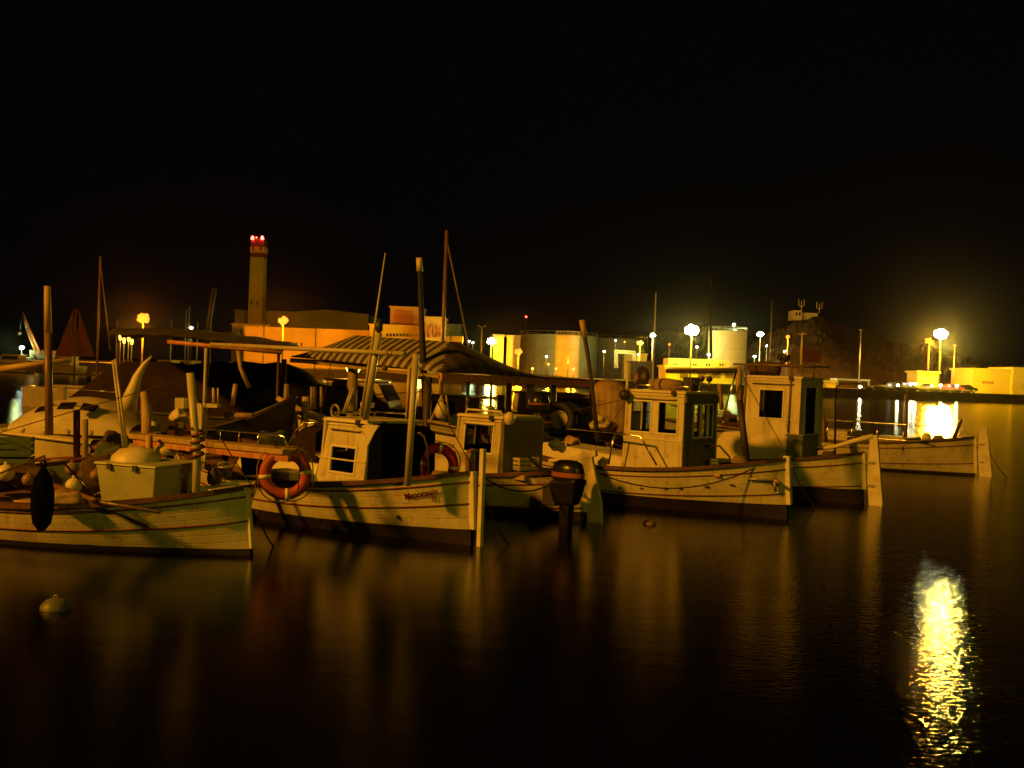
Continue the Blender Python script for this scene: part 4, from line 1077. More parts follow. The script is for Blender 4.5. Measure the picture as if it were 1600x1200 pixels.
b.add('windlass', MB().box((2.0, .1, 1.33), (2.7, .4, 1.42)).tube([(2.2, .3, 1.42), (2.2, .3, 1.52)], .05, 8).tube([(2.5, .3, 1.42), (2.5, .3, 1.5)], .04, 8), 'galv', bevel=.01)
b.dx = 0.0
f0 = b.L(1251, 600, -.3); f1 = b.L(1253, 540, -.3); f2 = b.L(1253.5, 522, -.3)
b.add('flag_pole', MB().tube([(f0.x, -.3, 2.3), f1, f2], [.03, .025, .015], 7), 'pole_white')
b.add('pole_spreader', MB().tube([f2 + Vector((-.12, .08, 0)), f2 + Vector((.12, -.08, 0))], .015, 6), 'pole_white')
rows = []
for i in range(9):
    u = i / 8; rows.append([f1 + Vector((-.42 * u, .03 * math.sin(u * 7) - .3 * u * 0, -.02 - .10 * u - (.26 + .02 * math.sin(u * 5)) * v)) for v in (0, .33, .66, 1)])
b.add('flag', MB().grid(rows), 'red_cloth')
c0 = b.L(1280, 665, .0)
b.add('canopy_post', MB().tube([(1.0, -.9, .8), (1.02, -.85, 2.2), (.9, -.8, 2.3), (.5, -.8, 2.32)], .02, 6), 'dark_wood')

# --- B5
h6 = Hull(8.2, 2.6, 1.02, .72, 1.2, rake=.05)
b6 = Boat('fishing_boat', 'long low fishing boat farthest right with pale rudder and a thin two bar rail', 1524, 744, 142, h6, GRP)
make_hull(b6, boot=.06, boot_slope=.02, strakes=(.88, .52), stem_top=.0, rudder=True, rud_h=1.30, rud_w=.30, foul='antifoul_dark')
b = b6
mb = MB()
r0 = b.L(1465, 665, .3); r1 = b.L(1255, 657, 1.0)
xs = [r0.x + (r1.x - r0.x) * k / 5 for k in range(6)]
zz = r0.z
for dz in (0, -.42): mb.tube([(x, .95, zz + dz) for x in xs], .018, 6)
for x in xs[1:]: mb.tube([(x, .95, .6), (x, .95, zz)], .018, 6)
b.add('guard_rail', mb, 'chrome')
q0 = b.L(1413, 700, .2); q1 = b.L(1417, 615, .2); b.add('mast', MB().tube([(q0.x, .2, .7), q1], [.06, .05], 9), 'mast_varnish')
q0 = b.L(1484, 698, 0); q1 = b.L(1494, 675, 0); q2 = b.L(1503, 655, 0); b.add('boat_hook', MB().tube([q0, q1, q2], [.04, .05, .03], 7), 'dark_wood')
q0 = b.L(1447, 698, .3); b.add('samson_post', MB().ball((q0.x, .3, .96), .13), 'cream_paint')
b.add('stay', MB().tube([(q0.x, .3, .9), b.L(1422, 668, .3)], .012, 5), 'dark_rope')
b.add('stay', MB().tube([b.L(1482, 698, .2), b.L(1469, 682, .2)], .012, 5), 'dark_rope')
b.add('hatch', MB().box((3.2, -.6, .7), (4.6, .6, .98)), 'cream_paint', bevel=.03)
b.add('cockpit_coaming', MB().box((1.6, -.7, .72), (2.6, .7, .9)), 'dull_white', bevel=.02)

def line(b, a, c, r=.007, m='dark_rope', sag=.0, name='rigging_line'):
    b.add(name, MB().tube(catenary(a, c, sag, 8), r, 5), m)
line(b1, (m1.x, .35, m1.z - .05), (5.6, 0, .85)); line(b1, (m1.x, .35, m1.z - .1), (.05, 0, .8), sag=.05)
line(b2, (b0.x, b0.y, b0.z), (5.8, .5, .9), sag=.08); line(b2, (.33, .85, 2.42), (.05, 0, 1.0)); line(b2, (2.3, .6, 2.45), (2.6, .55, 1.55), .006)
line(b4, b4.L(1153, 574, 0), (.05, 0, 1.05)); line(b4, b4.L(1153, 574, 0), (6.8, 0, 1.15), sag=.1); line(b4, b4.L(1022, 560, .3), (3.6, .6, .95), .005)
line(b5, (2.6, .5, 2.62), (5.5, .4, 1.0), .006); line(b5, (1.3, -.5, 2.62), (.1, 0, 1.0), sag=.06)
line(b6, b6.L(1417, 617, .2), (.1, 0, 1.05), .007, sag=.03); line(b6, b6.L(1417, 617, .2), (6.5, 0, 1.0), .007)
# ------------------------------------------------------------------ pier, canopies
def PL(px, z=.8, off=0.0):   # point of the pier's near edge line in the column px
    r = ray(px, 690); k = r.x / r.y
    # line x = -8.7 + .73 s - off*.68, y = 17.4 + .68 s + off*.73
    ax, ay = -8.7 - off * .68, 17.4 + off * .73
    s = (k * ay - ax) / (.73 - k * .68)
    return Vector((ax + .73 * s, ay + .68 * s, z))
A0 = Vector((-8.7 - .73 * 14, 17.4 - .68 * 14, 0)); A1 = Vector((-8.7 + .73 * 22, 17.4 + .68 * 22, 0)); N_ = Vector((-.68, .73, 0)) * 2.4
t = thing('pier', 'low concrete pier running behind the moored fishing boats', 'pier', A0.lerp(A1, .5))
obj('deck_slab', MB().hexa([A0 + Vector((0, 0, .45)), A1 + Vector((0, 0, .45)), A1 + N_ + Vector((0, 0, .45)), A0 + N_ + Vector((0, 0, .45)), A0 + Vector((0, 0, .72)), A1 + Vector((0, 0, .72)), A1 + N_ + Vector((0, 0, .72)), A0 + N_ + Vector((0, 0, .72))]), 'pier_concrete', t, bevel=.02)
for k in range(13):
    for o in (.3, 2.1):
        p = A0.lerp(A1, (k + .5) / 13) + N_.normalized() * o
        obj('pile', MB().tube([p + Vector((0, 0, -1)), p + Vector((0, 0, .45))], .14, 9), 'pier_concrete', t)

# striped canopy, hipped: near corner B, left corner A, right corner Cc
def zfix(p, z): return Vector((p.x, p.y, z))
Ac = P(455, 556, 22.3); Bc = P(688, 580, 18.6); Cc = P(938, 594, 24.5); Dc = Ac + (Cc - Bc)
t = thing('canopy', 'big striped hipped canopy on posts over the pier behind the wheelhouse', 'canopy', zfix(Bc.lerp(Dc, .5), .72))
top = P(545, 526, 23.0); rise = 1.05
def roofpt(u, v):      # u along A->B, v along B->C
    b_ = Ac + (Bc - Ac) * u + (Cc - Bc) * v
    hu = min(1, u / .25) ** .5 * min(1, (1 - u) / .14) ** .6
    hv = (min(1, v / .15) ** .7) if v < .22 else max(0.0, 1 - (v - .22) / .37) ** .9
    return b_ + Vector((0, 0, .58 * hu * hv))
mb = MB(); NU, NV = 44, 44
def corr(i): return .03 * math.sin(i * math.pi)
rows = []
SUB = 2
nu, nv = 84, 60
for i in range(nu + 1):
    u = i / nu; row = []
    for j in range(nv + 1):
        v = j / nv; p = roofpt(u, v); row.append(p)
    rows.append(row)
vs = [p for r in rows for p in r]
fs = []; mi = []
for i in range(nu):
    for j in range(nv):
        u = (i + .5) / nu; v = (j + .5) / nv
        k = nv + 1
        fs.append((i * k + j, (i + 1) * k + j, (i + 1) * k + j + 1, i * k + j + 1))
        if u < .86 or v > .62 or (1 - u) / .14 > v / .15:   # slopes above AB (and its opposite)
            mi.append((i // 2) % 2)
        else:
            mi.append(2 + (j // 2) % 2)  # right slope takes the darkened stripes, shade painted in
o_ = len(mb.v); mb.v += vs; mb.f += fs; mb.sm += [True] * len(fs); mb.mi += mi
ro = obj('roof', mb, ['stripe_light', 'stripe_dark', 'shaded_stripe_light', 'shaded_stripe_dark'], t)
so = ro.modifiers.new('solid', 'SOLIDIFY'); so.thickness = .03
e0 = Vector((0, 0, -.10))
obj('eave_beam', MB().bar(Bc + e0, Cc + e0, .08, .14), 'rust_beam', t)
obj('eave_beam', MB().bar(Ac + e0, Bc + e0, .06, .06), 'post_paint', t)
obj('eave_beam', MB().bar(Dc + e0, Cc + e0, .06, .1), 'post_paint', t)
obj('eave_beam', MB().bar(Ac + e0, Dc + e0, .06, .1), 'post_paint', t)
def post(px, d, w, m='post_paint', parent=None, ztop=2.3, z0=-.5, name='post'):
    q = P(px, 590, d); return obj(name, MB().tube([(q.x, q.y, z0), (q.x, q.y, ztop)], w, 8), m, parent)
post(669, 18.9, .075, 'dark_wood', t, Bc.z - .1)
post(551, 21.0, .11, 'post_paint', t, 2.35)
post(443, 22.2, .06, 'dark_wood', t, 2.4)
post(732, 19.6, .035, 'galv', t, Bc.z - .1); post(830, 21.8, .09, 'post_paint', t, 2.22); post(866, 22.8, .07, 'galv', t, 2.2); post(796, 26, .08, 'post_paint', t, 2.3); post(768, 20.4, .03, 'galv', t, 2.3)
obj('strip_lamp', MB().tube([P(568, 580, 21.0), P(660, 584, 20.4)], .035, 8), 'cream_paint', t)
obj('hanging_float', MB().tube([P(601, 566, 19), P(601, 573, 19)], .01, 4).ball(P(601, 575, 19), .06), 'float_white', t)
# added glows standing in for bright lamp reflections seen under the canopy
for px, py, d, lb in ((589, 599, 30, 'added warm glow under the canopy beside the sloping pole'), (654, 599, 31, 'added warm glow under the canopy between the white pole and dark post'), (552, 573.5, 27, 'added warm glow just under the left eave of the striped canopy')):
    q = P(px, py, d); tt = thing('added_glow', lb, 'added glow', (q.x, q.y, q.z - 1.2))
    obj('stem', MB().tube([(q.x, q.y, q.z - 1.2), q], .03, 6), 'galv', tt)
    obj('glow_body', MB().lathe(q, [(.01, -.16), (.15, -.14), (.42 if px == 589 else .25, .04), (.3 if px == 589 else .2, .1), (.01, .12)], 14), 'added_glow_emit', tt)
    lamp('lamp_light', q - Vector((0, .5, .1)), 25, AMB, .15, tt)
# dark awning at left
t = thing('awning', 'flat dark awning on thin white poles left of the striped canopy', 'awning', P(310, 700, 19))
a0 = P(168, 524, 20); a1 = P(440, 552, 19.4); a2 = P(470, 548, 25); a3 = P(190, 528, 27)
rows = []
for i in range(21):
    u = i / 20; e_ = a0.lerp(a1, u); f_ = a3.lerp(a2, u); cmb = .12 * math.sin(math.pi * u)
    rows.append([e_.lerp(f_, v) + Vector((0, 0, cmb + .16 * math.sin(math.pi * v) + .015 * math.sin(u * 40))) for v in (0, .1, .3, .5, .7, .9, 1)])
ob = obj('cover', MB().grid(rows), 'roof_dark', t); so = ob.modifiers.new('solid', 'SOLIDIFY'); so.thickness = .04
obj('edge_pole', MB().tube([P(262, 534, 19.6), P(440, 551, 19.3)], .04, 8), 'rust_beam', t)
for px, d in ((322, 19.5), (185, 20), (436, 19.4)):
    q = P(px, 540, d); obj('pole', MB().tube([(q.x, q.y, -.5 if px == 436 else .3), (q.x, q.y, P(px, 536 + (px - 185) * .055, d).z)], .03, 7), 'pole_white' if px == 322 else 'dark_wood', t)

# gangway beam along the bows, hand rail, life ring
g0 = P(216, 681, 14.6); g1 = P(456, 706, 13.0)
t = thing('gangway', 'long narrow timber gangway with a thin steel handrail ending above the life ring', 'gangway', g0.lerp(g1, .5))
obj('plank', MB().bar(g0, g1, .34, .07), 'pale_wood', t, bevel=.01)
obj('side_beam', MB().bar(g0 + Vector((0, -.14, -.08)), g1 + Vector((0, -.14, -.08)), .05, .08), 'rust_beam', t)
h0 = P(316, 669, 13.9); h1_ = P(434, 679, 13.2); h2_ = P(445, 683, 13.1); h3_ = P(449, 702, 13.1)
obj('handrail', MB().tube([P(314, 700, 13.9), h0, h1_, h2_, h3_], .014, 7), 'chrome', t)
for k in (.25, .5, .75): p = h0.lerp(h1_, k); obj('stanchion', MB().tube([p, p - Vector((0, 0, .18))], .010, 6), 'chrome', t)
for px, d in ((260, 14.3), (352, 13.7)):
    q = P(px, 700, d); obj('leg', MB().tube([(q.x, q.y, -.6), (q.x, q.y, q.z + .02)], .05, 8), 'dark_wood', t)
def lifering(label, c, r, rr, nrm, m, grp=None):
    q = Vector((0, 0, 1)).rotation_difference(Vector(nrm)).to_matrix()
    t = thing('lifebuoy', label, 'life ring', c, 0, grp)
    obj('ring', MB().tube([c + q @ Vector((r * math.cos(a_), r * math.sin(a_), 0)) for a_ in [2 * math.pi * k / 40 for k in range(40)]], rr, 12, closed=True), m, t)
    for k in range(4):
        a0_ = math.pi / 2 * k + .3
        obj('tape_band', MB().tube([c + q @ Vector((r * math.cos(a0_ + e_), r * math.sin(a0_ + e_), 0)) for e_ in (-.09, 0, .09)], rr + .006, 12), 'buoy_tape', t)
    pts = []
    for k in range(49):
        a_ = 2 * math.pi * k / 48; pts.append(c + q @ Vector(((r + rr + .012 + .035 * abs(math.sin(2 * a_))) * math.cos(a_ + .3), (r + rr + .012 + .035 * abs(math.sin(2 * a_))) * math.sin(a_ + .3), 0)))
    obj('grab_line', MB().tube(pts, .008, 5), 'rope', t)
    return t
t = lifering('weathered orange red life ring hung by ropes in front of the lettered boat hull', P(446, 741, 13.05), .265, .075, (.18, -1, .05), 'buoy_red')
obj('hanging_rope', MB().tube([P(427, 692, 13.05), P(436, 708, 13.0), P(462, 706, 13.0), P(471, 692, 13.05)], .01, 5).tube([P(465, 690, 13.0), P(469, 720, 12.95), P(466, 765, 12.95)], .008, 5), 'dark_rope', t)
lifering('bright red life ring lying upright on the aft deck behind the rudder post', b2.w(b2.L(683, 728, -.55)), .26, .075, (.5, -1, .15), 'buoy_crimson')

# ------------------------------------------------------------------ things on and around the boats
def fender(label, top, L, r, m, grp=None):
    top = Vector(top); t = thing('fender', label, 'fender', top - Vector((0, 0, L)), 0, grp)
    obj('body', MB().lathe(top - Vector((0, 0, L)), [(.01, 0), (r * .35, .01), (r * .8, L * .12), (r, L * .35), (r, L * .6), (r * .75, L * .82), (r * .3, L * .95), (.02, L)], 14), m, t)
    obj('eye', MB().tube([top + Vector((.03 * math.cos(k), 0, .03 + .03 * math.sin(k))) for k in [i * .785 for i in range(8)]], .01, 5, closed=True), m, t)
    return t
f = fender('large black fender standing out in front of the nearest boat hull at left', P(68, 728, 11.0), .72, .12, 'navy_canvas')
obj('rope', MB().tube([P(68, 728, 11.0), P(70, 712, 11.3), b1.w((3.6, .9, .66))], .012, 5), 'dark_rope', f)
def rope_thing(label, a, b_, sag, r=.012, m='dark_rope', name='mooring_rope', grp='mooring ropes'):
    return obj(name, MB().tube(catenary(a, b_, sag, 14), r, 6), m, label=label, cat='rope', group=None)
rope_thing('mooring line slanting into the water right of the lettered boat', P(749, 757, 13.0), W(806, 862, -.1), .12)
rope_thing('mooring line slanting into the water right of the tall wheelhouse boat', b4.w((-.02, 0, .9)), W(1281, 800, -.1), .1, m='rope')
rope_thing('mooring line falling from the stern of the nearest left boat', P(401, 800, 11.75), W(436, 860, -.1), .08)
rope_thing('mooring line falling right from the far right rudder', b6.w((-.2, 0, .9)), W(1580, 752, -.1), .12)
rope_thing('looped line hanging beside the outboard motor boat stern', P(748, 758, 13.4), P(760, 790, 13.6), .1)
for bb, lb in ((b1, 'sagging bow rope from the nearest left boat to the pier'), (b2, 'sagging bow rope from the lettered boat to the pier'), (b3, 'sagging bow rope from the outboard motor boat to the pier'), (b4, 'sagging bow rope from the tall wheelhouse boat to the pier'), (b5, 'sagging bow rope from the roof arch boat to the pier'), (b6, 'sagging bow rope from the far right boat to the pier')):
    e_ = bb.w((bb.h.L - .1, 0, bb.h.fb + .02)); rope_thing(lb, e_, e_ + (TM[bb.root].to_3x3() @ Vector((1.6, .4, 0))) + Vector((0, 0, -.35)), .12)
rope_thing('long rope sagging between the lettered boat and the outboard motor boat sterns', b2.w((.1, -.05, 1.0)), b3.w((.2, .1, .85)), .35)
rope_thing('rope sagging between the outboard motor boat and tall wheelhouse boat sterns', b3.w((.2, -.1, .85)), b4.w((.3, .3, .95)), .4)
def buoy(label, px, py, r, m):
    q = W(px, py, .0); t = thing('mooring_buoy', label, 'buoy', (q.x, q.y, 0))
    obj('float', MB().ball((q.x, q.y, 0), r, 18, .75), m, t)
    obj('ring', MB().tube([(q.x + .02 * math.cos(k), q.y, r * .76 + .02 * math.sin(k)) for k in [i * .785 for i in range(8)]], .007, 5, closed=True), 'galv', t)
buoy('round white mooring buoy floating at lower left below the nearest boat', 87, 951, .135, 'float_white')
buoy('small pinkish mooring buoy floating below the tall wheelhouse boat', 1015, 819, .105, 'float_pink')
# gear in B1
def onb(b, x, y, z): return b.w((x, y, z))
def pile(name, label, cat, c, rx, ry, rz_, m, seed, n=18, k=9):
    from mathutils import noise as NZ
    c = Vector(c); rows = []
    for a_ in range(k + 1):
        ph = math.pi * a_ / k; row = []
        for j in range(n):
            d = Vector((math.sin(ph) * math.cos(2 * math.pi * j / n), math.sin(ph) * math.sin(2 * math.pi * j / n), -math.cos(ph)))
            f = 1 + .75 * NZ.noise(d * 1.3 + Vector((seed * 3.1, 0, 0))) + .35 * NZ.noise(d * 3.7 + Vector((0, seed, 0)))
            row.append(c + Vector((rx * d.x * f, ry * d.y * f, rz_ * (1 + max(-.8, d.z) * f * .8))))
        rows.append(row)
    return obj(name, MB().grid(rows, closed=True), m, label=label, cat=cat, subd=1)
def coil(label, c, r, m='rope', turns=5):
    pts = [Vector(c) + Vector(((r * (1 - .08 * (k / 16))) * math.cos(k * .3927), r * (1 - .08 * (k / 16)) * math.sin(k * .3927), .022 * k / 16)) for k in range(16 * turns)]
    return obj('rope_coil', MB().tube(pts, .014, 6), m, label=label, cat='rope coil')
pile('net_pile', 'heap of brown fishing net on the nearest left boat', 'fishing net', onb(b1, 2.15, .15, .5), .38, .3, .33, 'net_brown', 1)
pile('net_pile', 'heap of green net beside the white box hatch', 'fishing net', onb(b1, 2.45, -.35, .5), .35, .3, .36, 'net_green', 2)
pile('net_pile', 'pale folded cloth bundle behind the black fender', 'bundle', P(105, 795, 11.5), .22, .16, .12, 'pale_canvas', 3)
pile('net_pile', 'low tan net heap at the left edge of the nearest boat', 'fishing net', onb(b1, 3.4, .3, .5), .42, .3, .2, 'net_brown', 5)
for i, (x, y, z, r, m, lb) in enumerate(((2.1, .4, .84, .07, 'float_pink', 'small pink net float on the brown net heap'), (2.35, .5, .7, .10, 'cream_paint', 'cream round float left of the white box hatch'), (3.1, .5, .72, .08, 'float_pink', 'pink round float beside the tan net heap'), (3.35, .62, .80, .11, 'cream_paint', 'cream round float at the far left of the nearest boat'), (3.0, -.1, .82, .09, 'rope', 'tan round float behind the black fender'))):
    p = onb(b1, x, y, z); t = thing('net_float', lb, 'float', p - Vector((0, 0, r)), 0, 'round net floats in the nearest left boat'); obj('ball', MB().ball(p, r, 14), m, t); obj('lug', MB().tube([p + Vector((0, 0, r * .9)), p + Vector((0, 0, r * 1.25))], r * .22, 7), m, t)
def crate(label, c, sx, sy, sz, m, rz=0, grp=None, slats=3):
    t = thing('crate', label, 'crate', c, rz, grp); hx, hy = sx / 2, sy / 2; w_ = .02
    mb = MB()
    mb.box((-hx, -hy, 0), (hx, hy, .02))
    for k in range(slats):
        z0 = .025 + k * sz / slats; z1 = z0 + sz / slats * .7
        mb.box((-hx, -hy, z0), (hx, -hy + w_, z1)); mb.box((-hx, hy - w_, z0), (hx, hy, z1)); mb.box((-hx, -hy + w_ + .001, z0), (-hx + w_, hy - w_ - .001, z1)); mb.box((hx - w_, -hy + w_ + .001, z0), (hx, hy - w_ - .001, z1))
    obj('slatted_sides', mb, m, t, local=True)
    mb = MB()
    for x in (-hx, hx):
        for y in (-hy, hy): mb.box((x - .014, y - .014, 0), (x + .014, y + .014, sz + .01))
    obj('corner_post', mb, m, t, local=True)
    return t
crate('green fish crate stacked at the left edge behind the floats', onb(b1, 4.2, -.2, .62), .5, .4, .26, 'crate_green', .3, 'fish crates on the nearest left boat')
crate('upper green fish crate of the pair at the left edge', onb(b1, 4.2, -.2, .91), .5, .4, .24, 'crate_green', .34, 'fish crates on the nearest left boat')
crate('cream fish crate low at the left edge of the nearest boat', onb(b1, 3.7, .85, .52), .5, .34, .2, 'cream_paint', .3)
crate('cream crate on the deck right of the gangway leg', P(372, 775, 12.9), .4, .3, .18, 'cream_paint', .2)
coil('coil of tan rope on the foredeck of the nearest left boat', onb(b1, 1.5, -.55, .5), .16)
coil('coil of dark rope beside the white box hatch', onb(b1, .55, .25, .62), .13, 'dark_rope')
coil('coil of pale rope on the stern deck of the lettered boat', b2.w((.55, .1, .82)), .15)
coil('coil of rope on the stern deck of the tall wheelhouse boat', b4.w((.75, .35, .9)), .15)
coil('coil of rope on the stern of the roof arch boat', b5.w((.7, .1, .86)), .14)
coil('coil of rope on the stern of the far right boat', b6.w((.9, .2, .92)), .15)
crate('dull white fish crate on the deck behind the tiller of the outboard boat', b3.w((1.25, .1, .7)), .4, .3, .2, 'dull_white', .7)
crate('small green crate on the deck of the tall wheelhouse boat beside its mast', b4.w((1.4, -.2, .72)), .34, .26, .16, 'crate_green', .4)
# poles leaning in B1
def pole_thing(name, label, cat, pts, r, m, grp=None):
    o = obj(name, MB().tube(pts, r, 9), m, label=label, cat=cat, group=grp); return o
pole_thing('fishing_rod', 'left one of two pale thin poles leaning above the box hatch', 'pole', [b1.w(b1.L(196, 716, -.1)), b1.w(b1.L(176, 563, -.1))], [.022, .014], 'pole_white')
pole_thing('fishing_rod', 'right one of two pale thin poles leaning above the box hatch', 'pole', [b1.w(b1.L(200, 714, -.2)), b1.w(b1.L(180, 561, -.2))], [.022, .014], 'pole_white')
pole_thing('boat_hook', 'short silver boat hook lying across the nets', 'boat hook', [P(101, 725, 11.6), P(150, 775, 11.2)], .012, 'chrome')
pole_thing('oar', 'brown oar lying along the nearest boat rail', 'oar', [P(85, 760, 11.8), P(160, 785, 11.3), P(250, 800, 11.1)], [.04, .022, .02], 'mast_varnish')
# fenders and small gear by the gangway
fender('pinkish teardrop fender hanging under the gangway', P(256, 716, 13.9), .40, .11, 'pink_fender')
fender('cream fender lying crosswise right of the curved tusk hull', P(260, 692, 14.2), .2, .16, 'cream_paint')
fender('small dark fender with pointed top on the lettered boat rail', P(334, 732, 12.6), .22, .08, 'steel_dark')
def bucket(label, c, r, h, m):
    c = Vector(c); t = thing('bucket', label, 'bucket', c)
    obj('shell', MB().lathe(c, [(.01, 0), (r * .75, 0), (r, h), (r * 1.06, h), (r * 1.06, h - .03), (r * .96, h - .01), (r * .72, .02), (.01, .02)], 18), m, t)
    obj('handle', MB().tube([c + Vector((r * math.cos(a_), 0, h + r * .5 * math.sin(a_))) for a_ in [math.pi * k / 8 for k in range(9)]], .008, 5), 'galv', t)
bucket('black bucket on the deck left of the orange life ring', P(393, 741, 14.2), .17, .30, 'black_rubber')
bucket('small grey bucket on the far deck near the white locker', P(352, 745, 12.9), .10, .14, 'galv')
# white service pedestal with posts
q = P(318, 665, 17.4)
t = thing('service_pedestal', 'white service pedestal with an overhanging arm beside the mast', 'pedestal', (q.x, q.y, .72))
obj('cabinet', MB().box((q.x - .17, q.y - .15, .72), (q.x + .02, q.y + .15, P(312, 636, 17.4).z)), 'white_paint', t, bevel=.015)
obj('arm', MB().box((q.x - .17, q.y - .12, P(312, 636, 17.4).z + .003), (q.x + .26, q.y + .12, P(312, 632, 17.4).z + .02)), 'white_paint', t)
for px in (334, 341): z = P(px, 632, 17.3); obj('rod_holder', MB().tube([P(px, 633, 17.3), P(px - .5, 606, 17.3)], .026 if px == 334 else .016, 8), 'pole_white', t)
# tube fenders / rods bundle at (310,700-735)
for i, (px, lb) in enumerate(((310, 'left'), (314, 'middle'), (318, 'right'))):
    pole_thing('tube', f'{lb} one of three shiny short tubes standing on deck behind the mast', 'tube', [P(px, 733, 13.2), P(px + 3, 701, 13.2)], .016, 'buoy_tape', 'three shiny tubes behind the mast')
# bottle and dark log post near tusk
q = P(233, 690, 16); pole_thing('mooring_post', 'brown leaning mooring post right of the tusk bowed boat', 'post', [P(228, 720, 16), P(231, 660, 16), P(224, 612, 16)], [.08, .10, .05], 'pale_wood')
q = P(241, 668, 15.8)
t = thing('bottle', 'clear bottle with a pale label standing left of the gangway', 'bottle', q); obj('glass_body', MB().lathe(q, [(.01, 0), (.04, .01), (.042, .14), (.015, .19), (.015, .23), (.01, .23)], 12), 'glass', t); obj('label', MB().lathe(q, [(.0435, .03), (.0435, .10)], 12), 'buoy_tape', t)
# posts in the left clutter
for px, yt, yb, d, r, m, lb in ((133, 655, 745, 14.5, .045, 'post_paint', 'tan upright post behind the nets left of the box hatch'), (120, 640, 720, 15, .05, 'red_cloth', 'dark red upright post behind the green net'), (233, 680, 740, 14, .05, 'pale_wood', 'short wooden post under the gangway end')):
    q = P(px, yt, d); q2 = P(px, yb, d); pole_thing('mooring_post', lb, 'post', [q2, q], r, m)

